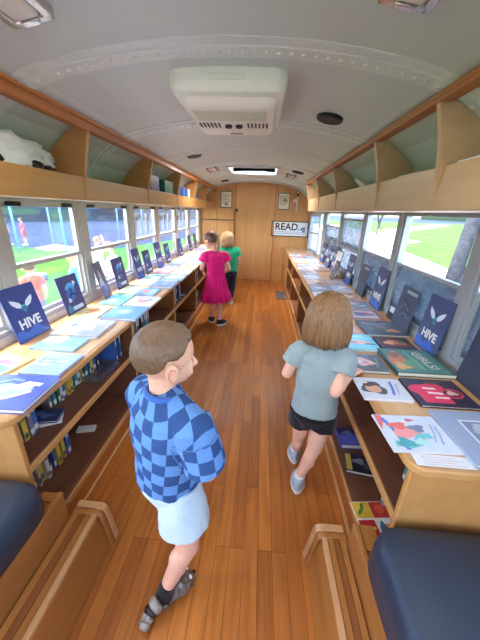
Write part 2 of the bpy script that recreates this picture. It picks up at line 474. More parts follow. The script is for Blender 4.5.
def person(label, loc, J, cfg):
    s = cfg.get('s', 1.); vx_ = cfg.get('voxel', .005)
    par = thing('person', label, 'person', loc, 0, cfg.get('group'))
    f2 = V((J['f'][0], J['f'][1], 0)).normalized(); r2 = V((f2.y, -f2.x, 0)); Z = V((0, 0, 1))
    g = lambda k: V(J[k])
    mb = MB()
    pel, nk, hd = g('pelvis'), g('neck'), g('head')
    ch = pel.lerp(nk, .68)
    W = J.get('W', .115)*1.0
    oloft(mb, [(pel-Z*.05*s, r2*.085*s, f2*.070*s), (pel+Z*.03*s, r2*.088*s, f2*.070*s), (pel.lerp(nk, .38), r2*.080*s, f2*.064*s), (ch, r2*.096*s, f2*.068*s), (pel.lerp(nk, .88), r2*.085*s, f2*.055*s), (nk, r2*.045*s, f2*.042*s)])
    fw, rt, up = frame(J['hd'], V(J.get('hup', (0, 0, 1))))
    hs = cfg.get('hs', s)
    mb.cap(nk-Z*.02*s, hd-up*.05*hs-fw*.012*hs, .038*s, .035*s, 16)
    head_prims(mb, hd, fw, rt, up, hs)
    for q, S_ in ((-1, 'L'), (1, 'R')):
        sh, el, wr, hp, kn, an = (g(k+S_) for k in ('sh', 'el', 'wr', 'hip', 'knee', 'ank'))
        mb.cap(nk-Z*.015*s, sh, .035*s, .036*s, 12)
        mb.cap(sh, el, .035*s, .026*s, 14); mb.cap(el, wr, .027*s, .0185*s, 14)
        mb.ell(el.lerp(wr, .28), (.028*s,)*3)
        hdv = V(J.get('hnd'+S_, wr-el))
        hand(mb, wr, hdv, J.get('pn'+S_, -r2*q), J.get('th'+S_, f2+Z*.3), s*cfg.get('hand', 1.), J.get('curl', .35))
        mb.cap(hp, kn, .060*s, .040*s, 16); mb.cap(kn, an, .038*s, .0245*s, 16)
        b = (kn-an).normalized(); bd = -f2
        mb.ell(kn.lerp(an, .33)+bd*.010*s, (.034*s, .034*s, .06*s), None, 14, 10)
        fd = V(J['fd'+S_]+(0,)).normalized(); ft = V((an.x, an.y, an.z-.04*s))
        mb.cap(ft-fd*.012*s, ft+fd*.080*s, .024*s, .018*s, 10)
    body = put(remesh(mb, vx_, 3), 'body', M['skin'], par)
    face_parts(par, hd, fw, rt, up, hs)
    # hair
    hk = cfg['hair']; hm = cfg['hairmat']
    if hk == 'short': short_hair(hd, fw, rt, up, hs, cfg.get('seed', 0)).build('hair', hm, par, smooth=True)
    else:
        hb = MB()
        base = short_hair(hd, fw, rt, up, hs, 1, -.8, .010); hb.add(base.v, base.f)
        kw = cfg.get('hairkw', {}); lh = long_hair(hd, fw, rt, up, hs, J['hairz'], **kw); hb.add(lh.v, lh.f)
        hb.build('hair', hm, par, smooth=True, fix=False)
    # top
    t = cfg.get('top')
    if t:
        k = 1.+t.get('loose', .12); mt = MB(); hem = V(t['hem']); e = t.get('flare', 1.)
        oloft(mt, [(hem, r2*.094*s*k*e, f2*.080*s*k*e), (hem.lerp(nk, .3), r2*.092*s*k, f2*.077*s*k), (hem.lerp(nk, .6), r2*.097*s*k, f2*.076*s*k), (hem.lerp(nk, .82), r2*.098*s*k, f2*.068*s*k), (hem.lerp(nk, .93), r2*.085*s, f2*.058*s), (nk+Z*.004, r2*.050*s, f2*.047*s)])
        for S_ in 'LR':
            sh, el = g('sh'+S_), g('el'+S_); en = sh.lerp(el, t.get('sleeve', .6))
            mt.cap(nk-Z*.02*s, sh, .045*s, .046*s, 14)
            mt.tube([sh-(en-sh)*.15, sh, sh.lerp(en, .5), en], [.038*s, .048*s*k, .049*s*k, .050*s*k*t.get('cuff', 1.)], 18)
        me = remesh(mt, t.get('voxel', vx_), 4); wrinkle(me, .0048*s, 17/s, cfg.get('seed', 0))
        if 'uv' in t: uv_shirt(me, nk, hem, r2, f2, [(g('shL'), g('elL')), (g('shR'), g('elR'))])
        to = put(me, t.get('name', 't_shirt'), t['mat'], par)
        if 'collar' in t:
            rg = [nk+Z*.002+(r2*.050*math.cos(a*PI/10)+f2*.046*math.sin(a*PI/10))*s+Z*.006*math.sin(a*PI/10)*-1 for a in range(21)]
            MB().tube(rg, .009*s, 8).build('collar', t['collar'], to, smooth=True)
    b = cfg.get('bottom')
    if b:
        mt = MB(); wz = b.get('waist', .09)
        oloft(mt, [(pel-Z*.075*s, r2*.070*s, f2*.070*s), (pel-Z*.02*s, r2*.108*s, f2*.088*s), (pel+Z*wz*s, r2*.094*s, f2*.078*s)])
        for S_ in 'LR':
            hp, kn, an = g('hip'+S_), g('knee'+S_), g('ank'+S_)
            if b['len'] <= 1.:
                en = hp.lerp(kn, b['len']); mt.tube([hp+Z*.02, hp.lerp(en, .5), en], [.066*s, .070*s*b.get('w', 1), .074*s*b.get('w', 1)], 20)
            else:
                en = kn.lerp(an, b['len']-1); mt.tube([hp+Z*.02, hp.lerp(kn, .5), kn, kn.lerp(en, .5), en], [.066*s, .063*s, .050*s, .047*s, .042*s], 18)
        me = remesh(mt, vx_, 3); wrinkle(me, .0035*s, 22/s, 5+cfg.get('seed', 0)); put(me, b['name'], b['mat'], par)
    for S_ in 'LR':
        if 'sock' in cfg:
            an, kn = g('ank'+S_), g('knee'+S_); d = (kn-an).normalized()
            MB().tube([an-Z*.045*s, an, an+d*cfg.get('sockh', .035)*s], [.026*s, .0285*s, .0285*s], 18).build('sock', cfg['sock'], par, smooth=True).data.set_sharp_from_angle(angle=.9)
        if 'shoe' in cfg: shoe(par, g('ank'+S_), J['fd'+S_], .168*s*cfg.get('shoel', 1), .088*s, cfg['shoe'][0], cfg['shoe'][1], cfg['shoe'][2], J.get('zf', 0)+.001)
    return par, (hd, fw, rt, up, f2, r2)

def uv_shirt(me, nk, hem, r2, f2, arms):
    uv = me.uv_layers.new(name='UVMap'); ax = (nk-hem).normalized(); cache = []
    for v in me.vertices:
        best = None
        for i, (a, b) in enumerate(arms):
            d = (b-a); L = d.length; d = d/L; t = (v.co-a).dot(d); rad = (v.co-a-d*t).length
            if t > .045 and rad < .075: best = (i, d, t, v.co-a-d*t); break
        if best:
            i, d, t, p = best; w = d.cross(f2).normalized(); u_ = w.cross(d)
            cache.append((math.atan2(p.dot(w), -p.dot(u_))*.055+.5+.013, -t-.02))
        else:
            p = v.co-hem; cache.append((math.atan2(p.dot(r2), -p.dot(f2))*.105, -(v.co-nk).length))
    for l in me.loops: uv.data[l.index].uv = cache[l.vertex_index]
    for p in me.polygons:                       # no wrap across a face
        us = [uv.data[i].uv[0] for i in p.loop_indices]
        if max(us)-min(us) > .15:
            for i in p.loop_indices: uv.data[i].uv = (us[0], uv.data[i].uv[1])

M['lipear'] = plain('ear shade skin', (214, 140, 122), .5)
M['brow'] = plain('brow hair', (122, 94, 70), .7)
def check_mat():
    m, nt, b, o = newmat('blue check jersey')
    t = nt.nodes.new('ShaderNodeTexCoord'); mp = nt.nodes.new('ShaderNodeMapping'); mp.inputs['Rotation'].default_value = (0, 0, .12)
    nt.links.new(t.outputs['UV'], mp.inputs[0])
    ck = nt.nodes.new('ShaderNodeTexChecker'); ck.inputs['Scale'].default_value = 1/.040
    ck.inputs['Color1'].default_value = lin((98, 140, 198)); ck.inputs['Color2'].default_value = lin((50, 78, 128))
    nt.links.new(mp.outputs[0], ck.inputs['Vector'])
    n = noise_node(nt, coords(nt), 260, 2); w = noise_node(nt, coords(nt), 14, 3)
    nt.links.new(mix(nt, ck.outputs[0], ramp(nt, n, [(.3, (.82, .84, .88, 1)), (.7, (1.12, 1.1, 1.06, 1))]), 1., 'MULTIPLY'), b.inputs['Base Color'])
    b.inputs['Roughness'].default_value = .85; b.inputs['Specular IOR Level'].default_value = .2
    bump(nt, b, w, .25, .02); return m
brown_short = hair_mat('short brown hair', (88, 66, 50), (134, 104, 80), (150, 150, 36))
blond_bob = hair_mat('dark blond hair', (92, 64, 42), (166, 126, 86), (90, 90, 4))
brown_long = hair_mat('brown hair', (74, 48, 36), (124, 86, 62), (80, 80, 8))
blond_wavy = hair_mat('sandy blond hair', (140, 106, 70), (196, 164, 118), (60, 60, 10))

# ---- boy in the checked shirt
Jb = dict(f=(.57, .82), pelvis=(-.278, .720, .535), neck=(-.262, .692, .893), head=(-.262, .722, 1.012), hd=(.86, .50, -.10), hup=(.0, .06, 1),
          shL=(-.356, .765, .842), shR=(-.163, .628, .842), elL=(-.372, .83, .70), elR=(-.118, .622, .675), wrL=(-.30, .93, .64), wrR=(-.165, .76, .64),
          hipL=(-.335, .760, .515), hipR=(-.228, .690, .515), kneeL=(-.325, .91, .36), kneeR=(-.200, .652, .278), ankL=(-.262, .935, .072), ankR=(-.280, .618, .075), fdL=(.3, .95), fdR=(.75, .66))
boy, hf = person('boy in a blue checked t-shirt and white shorts stepping forward in the aisle', (-.26, .68, 0), Jb,
    dict(s=1.04, hs=1.02, voxel=.0045, hair='short', hairmat=brown_short, seed=2, top=dict(hem=(-.275, .718, .535), mat=check_mat(), sleeve=.86, loose=.16, uv=1, cuff=1.04, collar=cloth('blue rib collar', (64, 104, 178))),
         bottom=dict(len=.60, mat=cloth('white shorts cotton', (188, 204, 214), .8, .04, .3), name='shorts', w=1.16)))
an = V(Jb['ankR']); d2 = V((.75, .66, 0)).normalized(); rt_ = V((d2.y, -d2.x, 0))
blk = cloth('black sock knit', (24, 24, 26)); fur = hair_mat('grey brown fur', (66, 54, 46), (140, 124, 110), (60, 60, 60)); furg = hair_mat('pale grey fur', (120, 114, 108), (176, 168, 160), (60, 60, 60)); furk = hair_mat('black fur', (20, 19, 19), (48, 44, 42), (60, 60, 60))
for S_, dd in (('L', V((.3, .95, 0)).normalized()), ('R', d2)):
    an = V(Jb['ank'+S_]); kn = V(Jb['knee'+S_]); q = (kn-an).normalized(); rt_ = V((dd.y, -dd.x, 0)); Z = V((0, 0, 1))
    b0 = V((an.x, an.y, 0))
    MB().tube([b0+Z*.02-dd*.012, an-Z*.02, an, an+q*.028], [.034, .031, .030, .0295], 18).build('sock', blk, boy, smooth=True).data.set_sharp_from_angle(angle=.9)
    mb = MB(); Rb = basis(rt_, dd, Z)
    mb.ell(b0+Z*.032+dd*.055, (.041, .060, .032), Rb).ell(b0+Z*.026-dd*.01, (.036, .047, .026), Rb).ell(b0+Z*.045+dd*.065, (.034, .040, .029), Rb)
    me = remesh(mb, .004, 3); wrinkle(me, .004, 90, 1); sl_ = put(me, 'slipper', fur, boy)
    for k in (-1, 1):
        MB().ell(b0+Z*.074+dd*.048+rt_*k*.024, (.012, .008, .014), Rb).build('ear', furg, sl_, smooth=True)
        MB().ell(b0+Z*.062+dd*.092+rt_*k*.017, (.008, .006, .007), Rb).build('eye', M['eyew'], sl_, smooth=True)
    MB().ell(b0+Z*.044+dd*.115, (.008, .007, .006), Rb).build('nose', M['black'], sl_, smooth=True)
    if S_ == 'R':
        pt = [b0+Z*.055-dd*.035+rt_*.012, b0+Z*.045-dd*.06+rt_*.014, b0+Z*.036-dd*.078+rt_*.02, b0+Z*.03-dd*.094+rt_*.03, b0+Z*.026-dd*.108+rt_*.042]
        for k, mt_ in enumerate((furg, furk, furg, furg)):
            MB().tube([pt[k], pt[k].lerp(pt[k+1], .5), pt[k+1]], [.027-.002*k, .029-.003*k, .025-.004*k], 14).build('tail_band', mt_, sl_, smooth=True)

# ---- girl in the grey t-shirt
Jg = dict(f=(.16, .99), pelvis=(.302, 1.175, .505), neck=(.312, 1.192, .852), head=(.318, 1.212, .988), hd=(.62, .74, -.30), shL=(.205, 1.200, .808), shR=(.405, 1.165, .808),
          elL=(.158, 1.195, .685), elR=(.362, 1.085, .672), wrL=(.20, 1.31, .655), wrR=(.432, 1.135, .738), hndR=(.7, .6, .10), pnR=(.2, .1, -1), thR=(-.6, .7, 0),
          hipL=(.252, 1.18, .49), hipR=(.352, 1.165, .49), kneeL=(.268, 1.245, .29), kneeR=(.330, 1.150, .285), ankL=(.275, 1.345, .075), ankR=(.272, 1.150, .075), fdL=(.1, .99), fdR=(.22, .97), hairz=.868)
girl, hf = person('girl with a blond bob in a grey t-shirt and black shorts at the right counter', (.30, 1.2, 0), Jg,
    dict(s=.97, hs=1.0, voxel=.0045, hair='long', hairmat=blond_bob, hairkw=dict(n=460, r=.0055, open_=.55, seed=3, inward=.004, flare=1.5), seed=4,
         top=dict(hem=(.302, 1.172, .515), mat=cloth('grey green jersey', (140, 153, 154), .85, .05, .3), sleeve=.50, loose=.14, flare=1.05, cuff=1.06),
         bottom=dict(len=.36, mat=cloth('black cotton', (30, 24, 28)), name='shorts', w=1.0), sock=cloth('white sock', (222, 222, 222)), sockh=.03,
         shoe=(plain('silver grey shoe', (176, 190, 198), .45, .1, .1, 40), M['white'], 'sneaker')))
# hem trims of her sleeves and shorts
# ---- girl in the pink dress
pinkc = cloth('pink dress cotton', (222, 24, 112), .8, .06, .4)
Jp = dict(f=(-.5, .87), pelvis=(-.535, 3.475, .60), neck=(-.545, 3.455, .935), head=(-.595, 3.468, 1.073), hd=(-.83, .48, -.28), shL=(-.655, 3.41, .885), shR=(-.435, 3.51, .885),
          elL=(-.70, 3.42, .73), elR=(-.385, 3.53, .72), wrL=(-.72, 3.55, .66), wrR=(-.47, 3.62, .64), hipL=(-.585, 3.45, .56), hipR=(-.487, 3.50, .56),
          kneeL=(-.575, 3.47, .31), kneeR=(-.49, 3.46, .31), ankL=(-.598, 3.52, .075), ankR=(-.478, 3.425, .075), fdL=(-.3, .95), fdR=(.45, .6), hairz=1.0)
pg, hf = person('girl in a bright pink dress reading at the left counter', (-.54, 3.47, 0), Jp,
    dict(s=1.08, hs=1.04, voxel=.007, hair='short', hairmat=brown_long, seed=6,
         top=dict(hem=(-.537, 3.475, .62), mat=pinkc, sleeve=.42, loose=.10, cuff=1.25, name='dress_bodice'), sock=cloth('pale sock', (226, 206, 204)), sockh=.02,
         shoe=(plain('black canvas shoe', (26, 26, 30), .6), M['white'], 'slip')))
rings = []
f2 = V((-.5, .87, 0)).normalized(); r2 = V((f2.y, -f2.x, 0))
for z, k, amp in ((.66, .112, .0), (.60, .120, .006), (.50, .140, .010), (.43, .155, .012), (.425, .162, .016), (.36, .176, .018), (.315, .184, .020), (.318, .17, .018)):
    rings.append([V((-.537, 3.475, z))+(r2*math.cos(t*PI/60)*1.02+f2*math.sin(t*PI/60)*.84)*(k+amp*math.sin(t*PI/60*17)+amp*.4*math.sin(t*PI/60*7+z*9)) for t in range(120)])
MB().loft(rings).build('dress_skirt', pinkc, pg, smooth=True)
hd, fw, rt, up = hf[:4]
p0 = hd-fw*.085-up*.01
lk = MB(); rs = random.Random(8)
for k in range(60):
    a = rs.uniform(0, 2*PI); q = (rt*math.cos(a)+up*math.sin(a))*rs.uniform(.002, .018)
    lk.tube([hd-fw*.06+up*.02+q*1.5, p0-fw*.012+q, p0-fw*.03-V((0, 0, .06))+q*1.1, p0-fw*.026-V((0, 0, .13))+q, p0-fw*.02-V((0, 0, .18+rs.uniform(0, .03)))+q*.5], [.005, .005, .005, .004, .001], 5)
lk.build('ponytail', blond_wavy, pg, smooth=True, fix=False)
MB().tube([p0-fw*.012+(rt*math.cos(a*PI/6)+up*math.sin(a*PI/6))*.020 for a in range(13)], .005, 6).build('hair_tie', M['black'], pg, smooth=True)
# ---- child in the green t-shirt
Jn = dict(f=(-.35, .94), pelvis=(-.455, 4.36, .56), neck=(-.465, 4.34, .885), head=(-.505, 4.352, 1.012), hd=(-.55, .78, -.3), shL=(-.565, 4.31, .84), shR=(-.365, 4.38, .84),
          elL=(-.60, 4.33, .70), elR=(-.325, 4.40, .69), wrL=(-.62, 4.46, .66), wrR=(-.345, 4.44, .55), hipL=(-.505, 4.345, .53), hipR=(-.408, 4.38, .53),
          kneeL=(-.505, 4.38, .30), kneeR=(-.415, 4.36, .30), ankL=(-.52, 4.42, .075), ankR=(-.44, 4.345, .075), fdL=(-.2, .97), fdR=(-.1, .99), hairz=.90)
person('child with wavy blond hair in a green t-shirt and navy trousers by the left counter', (-.46, 4.36, 0), Jn,
    dict(s=1.03, hs=1.02, voxel=.007, hair='long', hairmat=blond_wavy, hairkw=dict(n=260, r=.0075, open_=.8, seed=9, wave=.008), seed=9,
         top=dict(hem=(-.455, 4.36, .53), mat=cloth('green jersey', (26, 150, 104)), sleeve=.55, loose=.15),
         bottom=dict(len=1.85, mat=cloth('navy trousers', (34, 36, 54)), name='trousers'), sock=cloth('white sock b', (220, 220, 220)), shoe=(plain('grey shoe', (196, 196, 198), .6), M['white'], 'sneaker')))
# ---- people outside
def stander(x, y, z0, H, ang, label, cfg, arms='down'):
    s = H/1.1; f = V((math.cos(ang), math.sin(ang), 0)); r = V((f.y, -f.x, 0)); b = V((x, y, z0))
    ad = cfg.pop('adult', 0.)
    hs = s*(1-.22*ad); 
    def P(a, bb, z): return tuple(b+r*a*s+f*bb*s+V((0, 0, z*s)))
    J = dict(f=(f.x, f.y), pelvis=P(0, 0, .535), neck=P(0, -.005, .875), head=tuple(b+f*.02*s+V((0, 0, H-.085*hs))), hd=tuple(f+V((0, 0, -.12))), hairz=b.z+.9*s, zf=z0, curl=.3)
    for q, S_ in ((-1, 'L'), (1, 'R')):
        J['sh'+S_] = P(q*.105, -.01, .835); J['hip'+S_] = P(q*.048, 0, .51); J['knee'+S_] = P(q*.055, .02*q, .29); J['ank'+S_] = P(q*.06, .04*q, .07/s if s > 1 else .068); J['fd'+S_] = (f.x+r.x*.2*q, f.y+r.y*.2*q)
        if arms == 'down': J['el'+S_] = P(q*.15, -.015, .68); J['wr'+S_] = P(q*.155, .06, .55)
        elif arms == 'fold': J['el'+S_] = P(q*.15, .03, .68); J['wr'+S_] = P(q*.05, .13, .72)
        else: J['el'+S_] = P(q*.19, .03, .92 if q > 0 else .70); J['wr'+S_] = P(q*.12, .05, 1.07 if q > 0 else .62)
    c = dict(s=s, hs=hs, voxel=.014, hair='short', hairmat=brown_short, seed=x)
    c.update(cfg)
    c['top'] = dict(hem=P(0, 0, .50), mat=cfg['topmat'], sleeve=.6, loose=.15)
    c['bottom'] = dict(len=cfg.get('blen', .85), mat=cfg['botmat'], name='shorts' if cfg.get('blen', .85) <= 1 else 'trousers')
    c['shoe'] = (M['white'], M['white'], 'slip')
    return person(label, (x, y, z0), J, c)
gp = cloth('grey shorts cloth', (128, 130, 142))
stander(-3.85, 5.62, ZG, 1.42, .4, 'child in a light blue t-shirt outside the first left window', dict(topmat=cloth('sky blue jersey', (96, 170, 226)), botmat=cloth('pale blue shorts', (140, 186, 226)), hairmat=blond_wavy))
stander(-4.25, 4.95, ZG, 1.36, 2.4, 'child in a coral t-shirt and grey shorts outside the first left window', dict(topmat=cloth('coral jersey', (240, 116, 96)), botmat=gp))
stander(-3.45, 6.5, ZG, 1.60, 3.3, 'adult in a white t-shirt outside the second left window', dict(adult=.8, topmat=cloth('white jersey', (220, 226, 236)), botmat=cloth('blue jeans', (120, 160, 200)), blen=1.8), 'fold')
stander(-4.6, 7.9, ZG, 1.55, 1.2, 'person in pale clothes raising an arm outside the second left window', dict(adult=.8, topmat=cloth('cream jersey', (226, 220, 210)), botmat=cloth('beige shorts', (206, 190, 170)), hairmat=blond_wavy), 'up')
stander(-14.4, 17.0, ZG-.06, 1.6, 3.9, 'distant person in a red t-shirt on the asphalt beyond the lawn', dict(adult=.8, topmat=cloth('red jersey', (236, 70, 80)), botmat=cloth('red shorts', (206, 80, 90)), voxel=.03))
stander(-15.4, 16.9, ZG-.06, 1.6, .9, 'distant person in white beside the one in red on the asphalt', dict(adult=.8, topmat=cloth('white cotton b', (226, 220, 226)), botmat=gp, voxel=.03))
# ------------------------------------------------------------------ bus shell
XL, XR, XC = -1.26, .95, -.155
YB, YF = -1.7, 6.16
ZG = -.95
PROF = [(0, 1.93), (.15, 1.927), (.30, 1.917), (.45, 1.899), (.60, 1.872), (.72, 1.842), (.82, 1.805), (.92, 1.745), (1.00, 1.665), (1.06, 1.56), (1.105, 1.43)]
def ceil_z(x):
    o = abs(x-XC)
    for (a, za), (b, zb) in zip(PROF, PROF[1:]):
        if o <= b: return za+(zb-za)*(o-a)/(b-a)
    return PROF[-1][1]
full = [(-a, z) for a, z in PROF[::-1]]+PROF[1:]
HX0, HX1, HY0, HY1 = -.455, .145, 3.88, 4.52          # roof hatch
HX0, HX1 = XC-.30, XC+.30
xs = sorted([XC+a for a, _ in full])
ys = [YB, HY0, HY1, YF+.06]
mb = MB()
for j in range(3):
    for i in range(len(xs)-1):
        if j == 1 and xs[i] >= HX0-1e-6 and xs[i+1] <= HX1+1e-6: continue
        a, b = xs[i], xs[i+1]
        za, zb = ceil_z(a), ceil_z(b)
        v = [(a, ys[j], za), (b, ys[j], zb), (b, ys[j+1], zb), (a, ys[j+1], za)]
        v += [(p[0]+(p[0]-XC)*.04, p[1], p[2]+.05) for p in v]
        mb.add(v, [(3, 2, 1, 0), (4, 5, 6, 7), (0, 1, 5, 4), (1, 2, 6, 5), (2, 3, 7, 6), (3, 0, 4, 7)])
bm_ = bmesh.new(); me_ = mb.mesh('ceiling'); bm_.from_mesh(me_); bmesh.ops.remove_doubles(bm_, verts=bm_.verts, dist=1e-5)
bmesh.ops.recalc_face_normals(bm_, faces=bm_.faces); bm_.to_mesh(me_); bm_.free()
ceiling = bpy.data.objects.new('ceiling', me_); COL.objects.link(ceiling); me_.materials.append(M['ceiling']); struct(ceiling)
for p in me_.polygons: p.use_smooth = True
me_.set_sharp_from_angle(angle=.6)
# ribs
def rib(n, y, w=.125):
    mb = MB()
    def band(y0, y1, d0, d1):
        rings = []
        for a, z in full:
            x = XC+a
            rings.append([(x, y0, z-d0), (x, y1, z-d0), (x, y1, z-d1), (x, y0, z-d1)])
        mb.loft(rings)
    band(y-w/2, y+w/2, -.01, .004)
    band(y-w*.13, y+w/2-.004, .002, .009)
    x = -.98
    while x < .98:
        z = ceil_z(XC+x)-.009
        mb.ell((XC+x, y+.018, z), (.0095, .0095, .006), nu=10, nv=4)
        x += .043
    return struct(mb.build('trim_%d' % n, M['rib'], smooth=False))
for n, y in enumerate((.42, 1.245, 2.12, 2.98, 3.80, 4.66, 5.5)): rib(n+1, y)
# roof hatch
h = thing('roof_hatch', 'open white skylight hatch in the curved ceiling', 'skylight', ((HX0+HX1)/2, (HY0+HY1)/2, 1.93))
fr = MB()
t = .035
for a in ((HX0-t, HX0, HY0-t, HY1+t), (HX1, HX1+t, HY0-t, HY1+t), (HX0, HX1, HY0-t, HY0), (HX0, HX1, HY1, HY1+t)):
    fr.box(*a, 1.885, 2.05)
fr.build('frame', M['rib'], h, bevel=.004)
B(HX0, HX1, HY0, HY1, 2.035, 2.042).build('pane', glass_mat('milky hatch pane', (.95, .97, 1), .25, (.95, .97, 1), .02), h)
MB().tube([(HX0+.05, HY0+.08, 1.945), (XC-.02, HY0+.06, 1.955), (HX1-.05, HY0+.08, 1.945)], .006).build('handle_bar', M['black'], h, smooth=True)
# floor
struct(B(XL-.05, XR+.05, YB, YF+.06, -.06, 0).build('floor', M['floor']))

# side walls with window openings
LW = [(-1.62, -.9), (-.84, -.13), (-.07, .58), (.64, 1.295), (1.37, 1.995), (2.07, 2.80), (2.88, 3.53), (3.605, 4.335), (4.405, 5.11), (5.175, 5.95)]
RW = [(-1.62, -.82), (-.74, -.05), (.03, .63), (.70, 1.31), (1.385, 2.12), (2.195, 2.87), (2.935, 3.70), (3.78, 4.62)]
RD = (4.74, 6.04)
Z0, Z1 = .765, 1.425
def wall(name, x0, x1, ops, mat, low):
    mb = MB(); yy = YB
    mb.box(x0, x1, YB, YF, 1.425, 1.52)
    for a, b in ops:
        mb.box(x0, x1, yy, a, low, 1.425); yy = b
    mb.box(x0, x1, yy, YF, low, 1.425)
    mb.box(x0, x1, YB, YF, -.06, low)
    return struct(mb.build(name, mat))
wall('wall_left', XL-.06, XL, LW, M['alum'], Z0)
wall('wall_right', XR, XR+.06, RW+[RD], M['alumd'], Z0)
wr = MB()
wr.box(XL-.06, XR+.06, YB-.06, YB, -.06, .75); wr.box(XL-.06, XR+.06, YB-.06, YB, 1.7, 2.0)
for x in (XL-.06, XC-.05, XR-.04): wr.box(x, x+.1, YB-.06, YB, .75, 1.7)
struct(wr.build('wall_rear', M['wallgrey']))

def window(n, side, y0, y1, drop=None, up='glass', lowm='glass'):
    x = XL-.03 if side == 'L' else XR+.03
    f = .022
    w = MB()
    for a in ((y0, y0+f, Z0, Z1), (y1-f, y1, Z0, Z1), (y0+f, y1-f, Z0, Z0+f), (y0+f, y1-f, Z1-f, Z1)):
        w.box(x-.022, x+.022, *a)
    o = struct(w.build('window_%d' % n, M['alum' if side == 'L' else 'alumd'], bevel=.003))
    zm = 1.085
    s = MB(); q = .016
    def sash(mb, za, zb, xo):
        for a in ((y0+f, y0+f+q, za, zb), (y1-f-q, y1-f, za, zb), (y0+f+q, y1-f-q, za, za+q*1.5), (y0+f+q, y1-f-q, zb-q*1.3, zb)):
            mb.box(x+xo-.007, x+xo+.007, *a)
    top = Z1-f if drop is None else drop
    sg = 1 if side == 'L' else -1
    for nm, za, zb, xo, gm in (('upper_sash', top-.33, top, sg*.009, up), ('lower_sash', Z0+f, zm+.012, -sg*.009, lowm)):
        s = MB(); sash(s, za, zb, xo); so = s.build(nm, M['alum' if side == 'L' else 'alumd'], o)
        B(x+xo-.002, x+xo+.002, y0+f+q*.5, y1-f-q*.5, za+.008, zb-.008).build('pane', M[gm], so)
        if nm == 'upper_sash' and drop is None:
            for c in (y0+.10, y1-.10):
                B(x+sg*.016, x+sg*.03, c-.045, c+.045, top-.018, top+.004).build('latch', M['black'], so, bevel=.003)
    return o
for i, (a, b) in enumerate(LW):
    window(i+1, 'L', a, b, None, 'glassup' if i < 6 else 'glassfar', 'glass')
drops = {6: 1.36, 7: 1.25}
for i, (a, b) in enumerate(RW):
    window(i+11, 'R', a, b, drops.get(i, 1.098), 'glassdirty', 'glassdirty')
# entry door with two folding leaves, ajar
d = MB(); d.box(XR-.005, XR+.06, RD[0], RD[0]+.05, .72, 1.43); d.box(XR-.005, XR+.06, RD[1]-.05, RD[1], .72, 1.43); d.box(XR-.005, XR+.06, RD[0], RD[1], 1.39, 1.43)
door = struct(d.build('door_2', M['alumd']))
def leaf(a, b):
    a = V(a+(0,)); b = V(b+(0,)); dd = (b-a); L = dd.length; R = Matrix.Rotation(math.atan2(dd.y, dd.x), 3, 'Z')
    mb = MB(); c = (a+b)/2
    def seg(t0, t1, z0, z1): mb.obox(a+dd*((t0+t1)/2)+V((0, 0, (z0+z1)/2)), ((t1-t0)*L, .03, z1-z0), R)
    e = .045/L
    seg(0, e, .74, 1.39); seg(1-e, 1, .74, 1.39); seg(e, 1-e, .74, .80); seg(e, 1-e, 1.35, 1.39); seg(e, 1-e, 1.06, 1.09)
    o = mb.build('door_leaf', M['alumd'], door, bevel=.004)
    g = MB().obox(c+V((0, 0, 1.07)), (L-.03, .006, .6), R); g.build('pane', M['glassfar'], o)
leaf((.955, 6.02), (.875, 5.58)); leaf((.87, 5.52), (.955, 5.02))

# far wall and its door
struct(B(XL-.06, XR+.06, YF, YF+.06, -.06, 1.98).build('wall_far', M['birch']))
fd = struct(B(-.555, .225, YF-.022, YF-.001, .005, 1.885).build('door_1', M['birch'], bevel=.003))
B(-.545, -.505, YF-.045, YF-.022, 1.385, 1.435).build('latch', M['black'], fd, bevel=.004)
t_ = MB()
t_.box(-.572, -.556, YF-.016, YF, 0, 1.9); t_.box(.226, .242, YF-.016, YF, 0, 1.9)
struct(t_.build('trim_9', M['rail']))
# cupboard built on the far wall, left of the door
c = thing('wall_cupboard', 'shallow birch cupboard with dark gaps between its doors on the far wall', 'cupboard', (-.9, YF, .72))
B(-1.25, -.58, YF-.05, YF-.002, .73, 1.44).build('body', M['frameblk'], c)
for z0, z1 in ((.735, .905), (.915, 1.205), (1.225, 1.44)):
    for x0, x1 in ((-1.25, -.93), (-.925, -.58)):
        B(x0, x1, YF-.065, YF-.05, z0, z1).build('door', M['birch'], c, bevel=.002)
c = thing('side_box', 'low birch box on the floor beside the far door', 'box', (.4, YF-.05, 0))
B(.25, .475, YF-.12, YF-.002, 0, .36).build('body', M['birch'], c, bevel=.004)
B(.245, .48, YF-.125, YF-.002, .36, .375).build('lid', M['birch'], c, bevel=.003)

# READ sign
sg = thing('wall_sign', 'white READ sign in a dark frame on the plywood far wall', 'sign', (.565, YF-.012, 1.085))
x0, x1, z0, z1 = .19, .94, .935, 1.235
f = MB()
for a in ((x0, x0+.018, z0, z1), (x1-.018, x1, z0, z1), (x0, x1, z0, z0+.018), (x0, x1, z1-.018, z1)): f.box(a[0], a[1], YF-.026, YF-.001, a[2], a[3])
f.build('frame', M['frameblk'], sg)
B(x0+.018, x1-.018, YF-.014, YF-.001, z0+.018, z1-.018).build('board', plain('sign board', (226, 228, 230), .5, 0, .02), sg)
RX = Matrix.Rotation(PI/2, 4, 'X')
add_text('lettering', 'READ.', .185, M['black'], sg, Matrix.Translation((-.05, -.003, .035)) @ RX, .001, .004)
sm = MB()
blue = plain('sign blue', (96, 132, 178), .5)
random.seed(4)
for r, z in enumerate((-.058, -.092)):
    x = -.325
    while x < .33:
        w = random.uniform(.014, .026)
        sm.box(.565+x, .565+x+w*.6, YF-.0155, YF-.013, 1.085+z-.009, 1.085+z+.009)
        x += w+.006
sm.build('small_print', blue, sg)
fm = MB()
